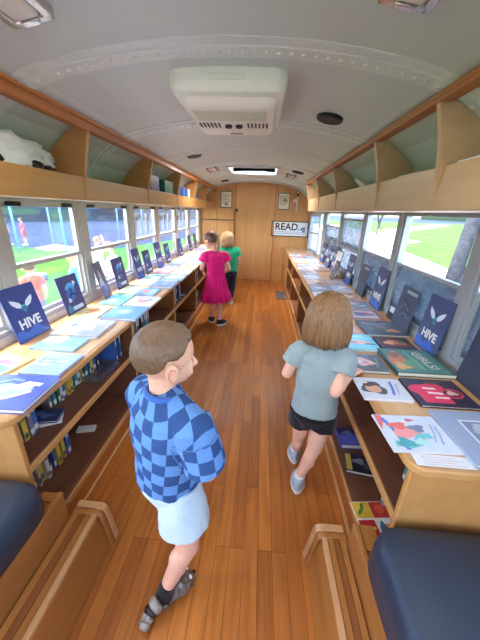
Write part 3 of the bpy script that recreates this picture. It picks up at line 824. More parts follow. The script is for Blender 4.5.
for q in ((.26, .01, .045, .03), (.28, -.02, .03, .05), (.235, -.01, .02, .02), (.29, .03, .018, .018)):
    fm.ell((.565+q[0], YF-.0145, 1.085+q[1]), (q[2], .0025, q[3]))
fm.build('illustration', blue, sg, smooth=True)
for i, (x, lab) in enumerate(((-.745, 'small framed print high on the far wall above the cupboard'), (.40, 'small framed print high on the far wall above the READ sign'))):
    p = thing('framed_print', lab, 'picture', (x, YF-.01, 1.6))
    f = MB(); w, hh = .115, .155
    for a in ((x-w, x-w+.012, 1.6-hh, 1.6+hh), (x+w-.012, x+w, 1.6-hh, 1.6+hh), (x-w, x+w, 1.6-hh, 1.6-hh+.012), (x-w, x+w, 1.6+hh-.012, 1.6+hh)):
        f.box(a[0], a[1], YF-.02, YF-.001, a[2], a[3])
    f.build('frame', M['frameblk'], p)
    B(x-w+.012, x+w-.012, YF-.01, YF-.001, 1.6-hh+.012, 1.6+hh-.012).build('sheet', plain('cream sheet', (222, 214, 186), .6), p)
    a = MB()
    for k in range(6): a.box(x-w+.03, x+w-.03-.02*(k % 3), YF-.0112, YF-.0099, 1.68-k*.03, 1.69-k*.03)
    a.ell((x+(.03 if i else 0), YF-.0105, 1.60-(.08 if not i else -.02)), (.035, .0015, .028))
    a.build('drawing', plain('grey ink', (128, 124, 112), .7), p)
# hose fitting on the right of the far wall
ph = thing('wall_bracket', 'small white wall bracket with a black knob by the right overhead cabinet', 'bracket', (.66, YF-.02, 1.55))
MB().tube([(.66, YF-.02, 1.42), (.66, YF-.03, 1.78)], .014).build('rod', M['rib'], ph, smooth=True)
MB().ell((.62, YF-.05, 1.62), (.05, .04, .035)).build('arm', M['rib'], ph, smooth=True)
MB().ell((.66, YF-.045, 1.72), (.02, .02, .03)).build('knob', M['black'], ph, smooth=True)

# ------------------------------------------------------------------ air conditioner, speakers, lamps
ac = thing('ceiling_air_conditioner', 'cream air conditioner with vents and two knobs fixed under the ceiling', 'air conditioner', (-.16, 1.45, 1.90))
def rrect(x0, x1, y0, y1, r, n=5):
    out = []
    for cx_, cy_, a0 in ((x1-r, y1-r, 0), (x0+r, y1-r, 90), (x0+r, y0+r, 180), (x1-r, y0+r, 270)):
        for k in range(n+1):
            a = math.radians(a0+90*k/n); out.append((cx_+r*math.cos(a), cy_+r*math.sin(a)))
    return out
ax0, ax1, ay0, ay1 = -.42, .07, 1.395, 1.97
rings = []
for z, s, r in ((1.935, 0, .05), (1.885, 0, .05), (1.868, .004, .05), (1.852, .014, .045), (1.846, .034, .04)):
    rings.append([(x, y, z) for x, y in rrect(ax0+s, ax1-s, ay0+s, ay1-s, r)])
MB().loft(rings).build('shroud', M['acwhite'], ac, smooth=True).data.set_sharp_from_angle(angle=.7)
rings = []
for z, s, r in ((1.86, .0, .05), (1.835, .006, .05), (1.815, .022, .045), (1.810, .04, .04)):
    rings.append([(x, y, z) for x, y in rrect(ax0+.03+s, ax1-.03-s, ay0+.05+s, ay1-.005-s, r)])
MB().loft(rings).build('grille_panel', M['acpink'], ac, smooth=True).data.set_sharp_from_angle(angle=.7)
MB().prism(rrect(ax0+.08, ax1-.08, 1.50, 1.64, .02), 'Z', 1.807, 1.813).build('filter', M['acgrille'], ac)
for s in (-1, 1):
    for k in range(6):
        xx = -.175+s*(.075+k*.019)
        B(xx-.0045, xx+.0045, 1.685, 1.765, 1.8075, 1.813).build('vent_slot', M['darkslot'], ac)
for s in (-1, 1):
    kb = MB().prism([(-.175+s*.027+.018*math.cos(a*PI/8), 1.725+.018*math.sin(a*PI/8)) for a in range(16)], 'Z', 1.797, 1.812).build('knob', M['black'], ac, bevel=.003)
B(-.25, -.10, ay0-.004, ay0+.012, 1.885, 1.905).build('cover_plate', M['acwhite'], ac, bevel=.002)
B(-.21, -.14, 1.88, 1.90, 1.8075, 1.812).build('badge', M['chrome'], ac, bevel=.002)

def tangent_disc(name, x, y, r, label, mat):
    z = ceil_z(x); s = (ceil_z(x+.01)-ceil_z(x-.01))/.02
    R = Euler((0, -math.atan(s), 0)).to_matrix()
    o = thing(name, label, 'speaker', (x, y, z), 0)
    rim = MB(); rings = []
    for d, rr in ((-.002, r), (.012, r), (.016, r*.93), (.012, r*.86)):
        rings.append([V((x, y, z))+R@V((rr*math.cos(2*PI*k/28), rr*math.sin(2*PI*k/28), -d)) for k in range(28)])
    rim.loft(rings).build('rim', M['black'], o, smooth=True)
    MB().loft([[V((x, y, z))+R@V((rr*math.cos(2*PI*k/28), rr*math.sin(2*PI*k/28), -d)) for k in range(28)] for d, rr in ((.008, r*.86), (.014, r*.8))]).build('grille', mat, o)
gr = plain('speaker mesh', (38, 38, 40), .6, 0, .3, 600, .5)
tangent_disc('ceiling_speaker', .335, 1.88, .072, 'round black ceiling speaker nearest the air conditioner, over the right side', gr)
tangent_disc('ceiling_speaker', -.69, 3.08, .07, 'round black ceiling speaker above the left overhead shelf', gr)
tangent_disc('ceiling_speaker', .41, 4.05, .075, 'round black ceiling speaker to the right of the roof hatch', gr)
tangent_disc('ceiling_speaker', -.69, 5.45, .07, 'round black ceiling speaker left of the hatch near the far wall', gr)

def dome(x, y0, y1, label, en=1.):
    z = ceil_z(x); s = (ceil_z(x+.01)-ceil_z(x-.01))/.02
    R = Euler((0, -math.atan(s), 0)).to_matrix(); w = .13
    o = thing('dome_lamp', label, 'lamp', (x, (y0+y1)/2, z)); cy_ = (y0+y1)/2; L = y1-y0
    c0 = V((x, cy_, z))
    m_ = MB()
    for a, b, sx, sy in ((-w/2+.012, 0, .024, L), (w/2-.012, 0, .024, L), (0, -L/2+.012, w, .024), (0, L/2-.012, w, .024)):
        m_.obox(c0+R@V((a, b, -.012)), (sx, sy, .03), R)
    m_.build('bezel', M['chrome'], o, bevel=.004)
    MB().obox(c0+R@V((0, 0, -.016)), (w-.05, L-.05, .03), R).build('lens', M['lens'], o, bevel=.012, seg=3)
    ld = bpy.data.lights.new('added_dome_light', 'AREA'); ld.shape = 'RECTANGLE'; ld.size = w-.05; ld.size_y = L-.05; ld.energy = LAMP*en; ld.color = (1, .95, .88)  # area light added in each unlit-looking fixture to brighten the interior
    lo = bpy.data.objects.new('added_light', ld); COL.objects.link(lo); lo.parent = o; lo.location = R@V((0, 0, -.034)); lo.rotation_euler = (0, -math.atan(s), 0)
    MB().obox(c0+R@V((0, L/2-.014, -.026)), (.05, .02, .012), R).build('clip', M['chrome'], o, bevel=.003)
dome(-.665, .60, .985, 'rectangular chrome ceiling lamp over the left side, before the first ceiling rib')
dome(.315, .58, .945, 'rectangular chrome ceiling lamp over the right side, before the first ceiling rib')
dome(-.665, -.75, -.37, 'added unseen ceiling lamp brightening the interior from behind the viewpoint, left side')  # unseen lamp pair behind the camera, added for more interior light
dome(.315, -.75, -.37, 'added unseen ceiling lamp brightening the interior from behind the viewpoint, right side')
dome(-.66, 3.85, 4.15, 'small ceiling lamp added to brighten the far end, left of the roof hatch', 3.5)  # small plates by the hatch built as added lamps for the dim far end
dome(.36, 4.35, 4.65, 'small ceiling lamp added to brighten the far end, right of the roof hatch', 3.5)

# ------------------------------------------------------------------ overhead cabinets
def divider_poly(sign, xf, x_top, zb):
    """profile in X-Z following the ceiling; sign -1 left, +1 right"""
    xw = (XL if sign < 0 else XR)-sign*.012
    pts = [(xf, zb), (x_top, ceil_z(x_top)-.012)]
    n = 10
    for k in range(1, n+1):
        x = x_top+(xw-x_top)*k/n; pts.append((x, max(zb+.001, ceil_z(x)-.012)))
    pts.append((xw, zb)); return [p for i, p in enumerate(pts) if not (i > 2 and p[1] < zb+.0015 and i < len(pts)-1)]
def overhead(sign, y0, y1, divs, label, wmat, face, facetop, ztop, zrail):
    o = thing('overhead_cabinet', label, 'cabinet', (face, (y0+y1)/2, 1.45))
    xw = (XL if sign < 0 else XR)
    a, b = sorted((face+sign*.018, xw-sign*.004))
    B(a, b, y0, y1, 1.452, 1.472).build('shelf_board', wmat, o)
    a, b = sorted((face, face+sign*.018))
    B(a, b, y0, y1, 1.4255, ztop).build('fascia', wmat, o, bevel=.003)
    a, b = sorted((face+sign*.019, xw-sign*.003))
    B(a, b, y0, y1, 1.425, 1.452).build('valance', M['birchpale'], o)
    xr = facetop; zt = ceil_z(xr)
    pr_ = [(xr, zrail), (xr-sign*.004, zt+.0), (xr+sign*.05, ceil_z(xr+sign*.05)-.001), (xr+sign*.05, zrail)]
    MB().prism(pr_, 'Y', y0, y1).build('rail', M['rail'], o, bevel=.004)
    a, b = sorted((xr-sign*.010, xr+sign*.03)); 
    B(a, b, y0, y1, zrail-.004, zrail+.018).build('rail_moulding', M['rail'], o, bevel=.004)
    a, b = sorted((xr-sign*.013, xr+sign*.02))
    B(a, b, y0, y1, zt-.022, zt-.008).build('rail_moulding', M['rail'], o, bevel=.004)
    for y in divs:
        MB().prism(divider_poly(sign, face+sign*.001, xr+sign*.012, 1.472), 'Y', y-.011, y+.011).build('divider', wmat, o)
        a, b = sorted((face-sign*.004, face+sign*.006))
        st = MB(); 
        st.loft([[(face-sign*.005, y-.013, zz), (face-sign*.005, y+.013, zz), (face+sign*.012, y+.013, zz), (face+sign*.012, y-.013, zz)] for zz in (1.44, ztop)]+[
                 [(xr-sign*.002, y-.013, zrail), (xr-sign*.002, y+.013, zrail), (xr+sign*.015, y+.013, zrail), (xr+sign*.015, y-.013, zrail)]])
        st.build('stile', wmat, o)
    return o
overhead(-1, -1.2, YF-.003, (-.1, .76, 1.67, 2.6, 3.48, 4.34, 5.2), 'open birch overhead cabinet along the left windows', M['birchY'], -.985, -.93, 1.545, 1.765)
overhead(1, -1.2, 4.68, (-.2, .62, 1.29, 1.92, 2.95, 3.83, 4.665), 'open birch overhead cabinet along the right windows', M['birchpale'], .675, .61, 1.585, 1.79)

# ------------------------------------------------------------------ bookcases, counters, benches
def bookcase(sign, xf, y0, y1, divs, label):
    xw = (XL if sign < 0 else XR)-sign*.003
    o = thing('bookcase', label, 'bookcase', ((xf+xw)/2, (y0+y1)/2, 0))
    def bx(xa, xb, ya, yb, za, zb): a, b = sorted((xa, xb)); return B(a, b, ya, yb, za, zb)
    bx(xf+sign*.006, xw, y0+.02, y1, .115, .135).build('bottom_shelf', M['shelf'], o)
    bx(xf+sign*.012, xw, y0+.02, y1, .45, .478).build('upper_shelf', M['shelf'], o)
    bx(xf, xf+sign*.012, y0+.02, y1, .448, .480).build('shelf_lip', M['edge'], o, bevel=.003)
    bx(xf, xf+sign*.012, y0+.02, y1, .108, .138).build('shelf_lip', M['edge'], o, bevel=.003)
    bx(xf+sign*.005, xf+sign*.02, y0+.02, y1, .018, .108).build('kick_board', M['rail'], o)
    bx(xf-sign*.008, xf+sign*.02, y0+.02, y1, 0, .018).build('base_moulding', M['edge'], o, bevel=.004)
    bx(xw-sign*.012, xw, y0+.02, y1, .135, .69).build('back_panel', M['shelf'], o)
    for i, y in enumerate(divs):
        if i == 0:
            bx(xf, xw, y0, y0+.02, 0, .69).build('end_panel', M['birchY'], o, bevel=.003)
        else:
            for za, zb in ((.135, .45), (.478, .69)):
                bx(xf+sign*.006, xw-sign*.012, y-.01, y+.01, za, zb).build('divider', M['shelf'] if i < 2 else M['oakdark'], o)
            bx(xf, xf+sign*.006, y-.012, y+.012, .138, .69).build('stile', M['edge'], o)
    return o
def counter(sign, xf, y0, y1, label):
    xw = (XL if sign < 0 else XR)-sign*.002
    r = .05; xe = xf-sign*.014
    arc = []
    for k in range(7):
        a = PI/2*k/6
        arc.append((xe+sign*(r-r*math.cos(a)), y0+r-r*math.sin(a)))
    poly = [(xe, y1)]+arc+[(xw, y0), (xw, y1)]
    o = thing('counter_top', label, 'counter', ((xf+xw)/2, (y0+y1)/2, .69))
    MB().prism(poly, 'Z', .69, .718).build('slab', M['edge'], o, bevel=.005)
    i = .022
    poly2 = [(xe+sign*i, y1)]+[(p[0]+sign*i*(1-k/12), p[1]+i*k/6) for k, p in enumerate(arc)]+[(xw, y0+i), (xw, y1)]
    MB().prism(poly2, 'Z', .718, .7195).build('top_veneer', M['counter'], o)
    return o
bookcase(-1, -.812, .722, 6.09, (.72, 1.68, 2.62, 3.56, 4.5, 5.4), 'long low open bookcase under the left windows')
counter(-1, -.812, .70, 6.095, 'long maple counter top under the left windows covered with books')
bookcase(1, .487, .672, 6.15, (.67, 1.48, 2.42, 3.36, 4.3, 5.1), 'long low open bookcase under the right windows')
counter(1, .487, .652, 6.155, 'long maple counter top under the right windows covered with books')
fp = MB()
ep = thing('end_cabinet', 'closed birch cabinet at the far end of the right counter', 'cabinet', (.52, 5.6, 0))
B(.482, .486, 5.12, 6.15, .02, .685).build('front_panel', M['birchY'], ep)
B(.474, .486, 5.10, 5.13, .02, .685).build('stile', M['edge'], ep)

def bench(sign, label, back):
    xi = XC+sign*(.57 if sign < 0 else .558); xw = (XL if sign < 0 else XR)-sign*.003
    yf = .716 if sign < 0 else .667
    zb = .34 if sign < 0 else .325; dz = 0 if sign < 0 else .022
    xs_ = (-.812+.01) if sign < 0 else (.487-.01)
    o = thing('bench_seat', label, 'bench', ((xi+xw)/2, .1, 0))
    def bx(xa, xb, ya, yb, za, zb): a, b = sorted((xa, xb)); return B(a, b, ya, yb, za, zb)
    bx(xi+sign*.02, xw, -.9, yf, 0, zb-.012).build('base', M['oakbox'], o)
    bx(xi+sign*.02, xs_, yf, .754, 0, zb-.004).build('deck_end', M['oakbox'], o)
    bx(xi, xi+sign*.02, -.9, .758, .0, zb).build('front_board', M['oakbox'], o, bevel=.004)
    rings = []
    ca, cb = sorted((xi-sign*.010, xw-sign*(.10 if back else .02)))
    for z, s in ((zb+.001, .018), (zb+.012, .004), (zb+.03, 0), (.405+dz, 0), (.440+dz, .006), (.464+dz, .022), (.478+dz, .055)):
        rings.append([(x, y, z) for x, y in rrect(ca+s, cb-s, -.86+s, yf-.003-s, .095-s*.6, 7)])
    cu = MB().loft(rings).build('cushion', M['vinyl'], o, smooth=True)
    if back:
        rings = []
        for z, s in ((.498, .01), (.506, 0), (.60, 0), (.64, .012), (.65, .03)):
            rings.append([(x, y, z) for x, y in rrect(xw-.135+s, xw-s, -.86+s, yf-.015-s, .05-s*.6, 5)])
        MB().loft(rings).build('backrest', M['vinyl'], o, smooth=True)
    return o
bench(-1, 'navy vinyl cushioned bench against the near end of the left bookcase', False)
bench(1, 'navy vinyl cushioned bench against the near end of the right bookcase', True)
def step_box(sign, label):
    xo = XC+sign*(.566 if sign < 0 else .554); xi = XC+sign*.462; y1 = .82; zt = .2
    o = thing('step_box', label, 'box', ((xo+xi)/2, .2, 0))
    a, b = sorted((xi, xo))
    MB().prism([(xi-sign*.036, 0), (xi, zt-.014), (xo, zt-.014), (xo, 0)], 'Y', -.7, y1).build('body', M['oakbox'], o, bevel=.004)
    n = 3; w = (b-a-.022)/n; off = .022 if sign > 0 else 0
    for k in range(n):
        B(a+off+k*w+.001, a+off+(k+1)*w-.001, -.7, y1-.02, zt-.014, zt-.004).build('plank', M['oakdark'] if k % 2 else M['oakbox'], o)
    e0, e1 = (a, a+.022) if sign > 0 else (b-.022, b)
    B(e0, e1, -.7, y1-.02, zt-.016, zt).build('edge_strip', M['oaklight'], o, bevel=.003)
    # bent rim over the far end and down its corner
    path = []
    r = .035; xb_ = XC+sign*.437; 
    pts = [(xo-sign*.002, zt+.008)]
    for k in range(7):
        t = PI/2*k/6; pts.append((xb_+sign*(r-r*math.sin(t)), zt+.008-r+r*math.cos(t)))
    pts.append((xb_-sign*.024, .012))
    inner = [(x+sign*.012*min(1, max(0, (i-0)/4.)), z-.02*min(1, max(0, 1-(i-1)/6.))) for i, (x, z) in enumerate(pts)]
    n_ = len(pts)
    for ya, yb, s_ in ((y1-.022, y1+.004, 0), (y1-.046, y1-.026, .006)):
        mb = MB(); v = []
        rings = []
        for (x, z), (xx, zz) in zip(pts, inner):
            rings.append([(x+sign*s_*.6, ya, z-s_), (x+sign*s_*.6, yb, z-s_), (xx+sign*s_*.6, yb, zz-s_), (xx+sign*s_*.6, ya, zz-s_)])
        mb.loft(rings).build('rim', M['oaklight'] if s_ == 0 else M['oakbox'], o, bevel=.002)
step_box(-1, 'low oak step box with a rounded rim in front of the left bench')
step_box(1, 'low oak step box with a rounded rim in front of the right bench')
o = B(.325, .535-.06, 4.74, 5.26, .0, .012).build('floor_mat', M['greymat'], loc=(.43, 5.0, 0), bevel=.003); tag(o, 'small grey mat lying on the wooden floor beside the right bookcase', 'mat')
# ------------------------------------------------------------------ outdoors
def slab(name, poly, z0, z1, mat):
    return struct(MB().prism(poly, 'Z', z0, z1).build(name, mat))
slab('ground', [(-400, -300), (400, -300), (400, 500), (-400, 500)], ZG-.3, ZG-.06, M['asphalt'])
slab('lawn_left', [(-4.3, -40), (-4.3, 60), (-6, 60), (-6.5, 25), (-9.0, 15.0), (-14.4, 15.8), (-26, 17), (-26, -40)], ZG-.05, ZG+.01, M['grass'])
slab('pavement_left', [(-4.3, -40), (-4.3, 60), (-1.6, 60), (-1.6, -40)], ZG-.05, ZG-.002, M['concrete'])
slab('pavement_under', [(-1.6, -40), (-1.6, 60), (1.5, 60), (1.5, -40)], ZG-.05, ZG-.012, M['asphalt'])
slab('pavement_right', [(1.5, -40), (1.5, 70), (17, 70), (16.2, 31), (11, 26), (9.2, 14), (8.6, 6), (9, -20), (9, -40)], ZG-.05, ZG-.006, M['concrete'])
slab('lawn_right', [(9, -20), (8.6, 6), (9.2, 14), (11, 26), (16.2, 31), (17, 70), (18, 120), (200, 160), (200, -40), (9, -40)], ZG-.05, ZG+.01, M['grass'])
slab('road_right', [(13.5, 36), (22, 56), (60, 110), (62, 104), (26, 54), (15.5, 36)], ZG+.01, ZG+.03, M['concrete'])
struct(B(150, 151, -100, 300, ZG, 20).build('far_hedge_right', M['hedge']))
# building beyond the car park
b_ = thing('school_building', 'long dark blue building beyond the car park, seen through the left windows', 'building', (-46, 50, ZG))
MB().prism([(-60, 8), (-38, 34), (-24, 60), (-16, 90), (-22, 92), (-30, 62), (-43, 38), (-64, 12)], 'Z', ZG, 5.4).build('wall', M['brick'], b_)
MB().prism([(-59.6, 7.4), (-37.4, 33.8), (-23.4, 59.8), (-15.2, 90), (-22.6, 92.4), (-30.6, 62.4), (-43.6, 38.4), (-64.6, 12)], 'Z', 5.4, 5.8).build('roof', M['alumd'], b_)
wm_ = plain('building window glass', (120, 150, 190), .15, 0)
def along(p, q, t0, t1, z0, z1, mat, name, d=.12):
    p = V(p+(0,)); q = V(q+(0,)); dd = q-p; c_ = p+dd*((t0+t1)/2)+V((0, 0, (z0+z1)/2)); R = Matrix.Rotation(math.atan2(dd.y, dd.x), 3, 'Z')
    return MB().obox(c_, (dd.length*(t1-t0), d*2, z1-z0), R).build(name, mat, b_)
for p, q in (((-60, 8), (-38, 34)), ((-38, 34), (-24, 60)), ((-24, 60), (-16, 90))):
    for k in range(4):
        t0 = .06+k*.24
        along(p, q, t0, t0+.13, .9, 3.4, wm_, 'window')
# sand heap
mb = MB(); 
for (x, y, r, h_) in ((-11.6, 15.9, 1.3, .22),):
    rings = []
    for k in range(7):
        t = k/6; rings.append([(x+r*(1-t**1.5*.9)*math.cos(a*PI/10)*(1+.1*math.sin(3*a)), y+r*.8*(1-t**1.5*.9)*math.sin(a*PI/10), ZG-.06+h_*t) for a in range(20)])
    mb.loft(rings)
o = mb.build('sand_patch', ground_mat('pale sand', (214, 200, 160), (230, 216, 180), 1.5), loc=(-11.6, 15.9, ZG-.06), smooth=True); tag(o, 'pale sand patch lying on the asphalt beyond the left lawn', 'sand')
# pale poles imitating light blue reflection streaks in the left panes
for i, (x, y, h_, lab) in enumerate(((-12.2, 13.9, 4.6, 'pale blue pole imitating a pane reflection, at the front of the left lawn edge'), (-12.9, 17.4, 4.6, 'thin pale blue pole imitating a pane reflection, behind the sand patch'), (-9.9, 14.2, 4.6, 'thin pale blue pole imitating a pane reflection, in front of the sand patch'), (-13.2, 20.5, 4.8, 'thin pale blue pole imitating a pane reflection, farther along the car park'), (-10.4, 21, 4.6, 'pale blue pole imitating a reflection in the second left window'), (-9.6, 23.5, 4.6, 'pale blue pole imitating a reflection beside the second left window one, farther off'))):
    p = thing('reflection_pole', lab, 'pole', (x, y, ZG-.06))
    MB().tube([(x, y, ZG-.06), (x, y, ZG+h_)], .055, 10).build('post', plain('pale reflection blue', (150, 186, 226), .5), p, smooth=True)
    B(x-.2, x+.2, y-.2, y+.2, ZG-.06, ZG-.02).build('base_plate', M['alumd'], p)
    MB().ell((x, y, ZG+h_+.03), (.09, .09, .07)).build('cap', M['alumd'], p, smooth=True)
# tree on the right
def tree(x, y, h0, label, forks, r0, leaves, mat=M['bark']):
    t = thing('tree', label, 'tree', (x, y, ZG))
    mb = MB(); mb.tube([(x, y, ZG-.1), (x+.05, y, ZG+.25), (x, y, ZG+h0)], [r0*1.5, r0*1.08, r0], 14)
    mb.build('trunk', mat, t, smooth=True)
    for (dx, dy, dz, r) in forks:
        MB().tube([(x, y, ZG+h0-.25), (x+dx*.35, y+dy*.3, ZG+h0+dz*.35), (x+dx, y+dy, ZG+h0+dz)], [r, r*.85, r*.6], 12).build('branch', mat, t, smooth=True)
    lf = MB()
    for (cx2, cy2, cz2, rr, n) in leaves:
        for _ in range(n):
            d = V((random.gauss(0, 1), random.gauss(0, 1), random.gauss(0, 1))).normalized()*rr*random.random()**.4
            p = V((x+cx2, y+cy2, ZG+cz2))+d
            R = Euler((random.random()*6, random.random()*6, random.random()*6)).to_matrix(); s = random.uniform(.07, .16)
            q = [p+R@V(k) for k in ((-s, 0, 0), (-s*.3, s*.55, .02), (s, 0, 0), (-s*.3, -s*.55, .02))]
            lf.add(q, [(0, 1, 2, 3)])
    f = lf.build('foliage', M['leaf'], t, fix=False); f['kind'] = 'stuff'
    return t
tree(5.0, 7.7, .75, 'forked grey tree trunk beside the pavement outside the right windows', ((.14, -.10, 3.6, .18), (1.5, -.95, 3.0, .13)), .26, ((-.35, .35, 2.65, .14, 60), (-.55, .3, .45, .3, 110), (.6, -.3, 5.2, 2.2, 3600)))
tree(15, 40, 1.4, 'small round tree standing far out on the right lawn', ((.5, 0, 2, .12), (-.6, .3, 2, .12)), .2, ((0, 0, 4.0, 1.8, 2600),))
for x, y, s, lab in ((-58, 70, 9, 'dark leafy tree rising behind the school building'), (-30, 95, 8, 'dark leafy tree at the far end of the school building')):
    tree(x, y, 3, lab, ((1, 0, 3, .3), (-1, .5, 3, .3)), .5, ((0, 0, s, 4.2, 3000),))
c_ = thing('traffic_cone', 'orange traffic cone on the lawn outside the right windows', 'cone', (14.2, 37.5, ZG+.01))
oc = plain('orange plastic', (240, 120, 50), .5)
B(14.0, 14.4, 37.3, 37.7, ZG+.01, ZG+.06).build('base', oc, c_); MB().tube([(14.2, 37.5, ZG+.06), (14.2, 37.5, ZG+.85)], [.16, .04], 16).build('cone_body', oc, c_, smooth=True)
MB().tube([(14.2, 37.5, ZG+.35), (14.2, 37.5, ZG+.5)], [.118, .091], 16).build('white_band', M['white'], c_, smooth=True)
o = B(-7.6, -7.0, 8.6, 8.9, ZG+.01, ZG+.22).build('grey_bag', M['alumd'], loc=(-7.3, 8.75, ZG), bevel=.05); tag(o, 'small grey bag lying on the lawn outside the first left window', 'bag')
# ------------------------------------------------------------------ books and papers
ORD = ['first', 'second', 'third', 'fourth', 'fifth', 'sixth', 'seventh', 'eighth', 'ninth', 'tenth', 'eleventh', 'twelfth', 'thirteenth', 'fourteenth', 'fifteenth', 'sixteenth', 'seventeenth', 'eighteenth', 'nineteenth', 'twentieth', 'twenty-first', 'twenty-second', 'twenty-third', 'twenty-fourth', 'twenty-fifth', 'twenty-sixth', 'twenty-seventh', 'twenty-eighth', 'twenty-ninth', 'thirtieth', 'thirty-first', 'thirty-second', 'thirty-third', 'thirty-fourth', 'thirty-fifth', 'thirty-sixth', 'thirty-seventh', 'thirty-eighth', 'thirty-ninth', 'fortieth']
def ink(c): return plain('ink %d %d %d' % tuple(c), c, .38, 0, .05, 60, 0, .15)
ZC = .7197
def art_mesh(art, place, eps=.00025):
    """art polygons in unit coordinates; place(u, v, lift) -> point"""
    mb = MB(); mats = []
    for i, a in enumerate(art):
        c = ink(a[-1])
        if c not in mats: mats.append(c)
        mi = mats.index(c); l = eps*(i+1)*.6
        k = a[0]
        if k == 'r': P = [(a[1], a[2]), (a[3], a[2]), (a[3], a[4]), (a[1], a[4])]
        elif k == 'e': P = [(a[1]+a[3]*math.cos(2*PI*t/18), a[2]+a[4]*math.sin(2*PI*t/18)) for t in range(18)]
        elif k == 'b':
            rs = random.Random(int(a[1]*1000+a[2]*77)); ph = rs.random()*6
            P = [(a[1]+a[3]*(1+.22*math.sin(3*2*PI*t/22+ph)+.12*math.sin(5*2*PI*t/22+2*ph))*math.cos(2*PI*t/22), a[2]+a[4]*(1+.22*math.sin(3*2*PI*t/22+ph))*math.sin(2*PI*t/22)) for t in range(22)]
        elif k == 'p': P = a[1]
        elif k == 's':
            pts, w = a[1], a[2]; L = []; Rr = []
            for j, p in enumerate(pts):
                q = pts[min(j+1, len(pts)-1)]; o = pts[max(j-1, 0)]
                dx, dy = q[0]-o[0], q[1]-o[1]; n = math.hypot(dx, dy) or 1
                L.append((p[0]-dy/n*w, p[1]+dx/n*w)); Rr.append((p[0]+dy/n*w, p[1]-dx/n*w))
            for j in range(len(pts)-1):
                mb.add([place(*L[j], l), place(*Rr[j], l), place(*Rr[j+1], l), place(*L[j+1], l)], [(0, 1, 2, 3)], mi)
            continue
        P = [(min(.985, max(.015, p[0])), min(.985, max(.015, p[1]))) for p in P]
        mb.add([place(*p, l) for p in P], [tuple(range(len(P)))], mi)
    return mb, mats
def sq(seed, n=5, cols=((240, 240, 235),)):
    """a loose random illustration"""
    r = random.Random(seed); art = []
    for i in range(n):
        c = cols[i % len(cols)]
        k = r.random()
        if k < .55: art.append(('b', r.uniform(.25, .75), r.uniform(.25, .75), r.uniform(.1, .28), r.uniform(.08, .22), c))
        elif k < .8: art.append(('s', [(r.uniform(.1, .3), r.uniform(.2, .8)), (r.uniform(.4, .6), r.uniform(.2, .8)), (r.uniform(.7, .9), r.uniform(.2, .8))], r.uniform(.015, .04), c))
        else: y = r.uniform(.08, .85); art.append(('r', .1, y, r.uniform(.5, .9), y+r.uniform(.03, .08), c))
    return art
def flat_book(cx, cy, w, d, rz, t, bg, art, label, name='picture_book', z=ZC, cat='book', group=None, hard=True):
    o = thing(name, label, cat, (cx, cy, z), rz, group)
    hw, hd = w/2, d/2; b = .0025 if hard else .0008
    c = MB().box(-hw, hw, -hd, hd, 0, b).box(-hw, hw, -hd, hd, t-b, t)
    c.box(-hw, hw, -hd, -hd+.003, b, t-b) if d > w*1.6 else c.box(-hw, -hw+.003, -hd, hd, b, t-b)
    c.build('cover', ink(bg), o, world=False)
    B(-hw+.003, hw-.004, -hd+.004, hd-.004, b, t-b).build('pages', M['page'], o, world=False)
    if art:
        mb, mats = art_mesh(art, lambda u, v, l: (-hw+u*w, -hd+v*d, t+l))
        mb.build('cover_art', mats, o, world=False, fix=False)
    return o
def sheet_art(o, art, w, d, t): pass
G_L = 'books lying open to view on the left counter'; G_R = 'books lying open to view on the right counter'
def book_list(side, items):
    rows = {'i': [], 'o': []}
    for it in items: rows[it[0]].append(it)
    for k, row in rows.items():
        row.sort(key=lambda a: a[2])
        for n, it in enumerate(row):
            _, cx, cy, w, d, rz, t, bg, art, desc = it
            rn = 'aisle row' if k == 'i' else 'window row'
            flat_book(cx, cy, w, d, math.radians(rz), t, bg, art, '%s, %s in %s, %s counter' % (desc, ORD[n], rn, side), group=G_L if side == 'left' else G_R)
W_ = (220, 220, 220); NAVY = (40, 52, 128); TEAL = (70, 160, 170); PINK = (236, 150, 160); YEL = (240, 216, 90); ORG = (236, 150, 80); LAV = (170, 176, 220); SKYB = (130, 180, 226); RED = (206, 60, 70); GRN = (110, 170, 110); DK = (48, 52, 66); BLU = (70, 110, 196); PALE = (206, 216, 228)
swirl = [('b', .45, .5, .28, .22, (150, 170, 226)), ('s', [(.15, .3), (.4, .55), (.6, .75), (.85, .7)], .05, (206, 214, 240)), ('s', [(.3, .2), (.55, .3), (.8, .5)], .035, (228, 190, 206)), ('b', .62, .62, .12, .09, (226, 196, 200)), ('s', [(.1, .7), (.3, .85), (.5, .8)], .03, (120, 150, 220))]
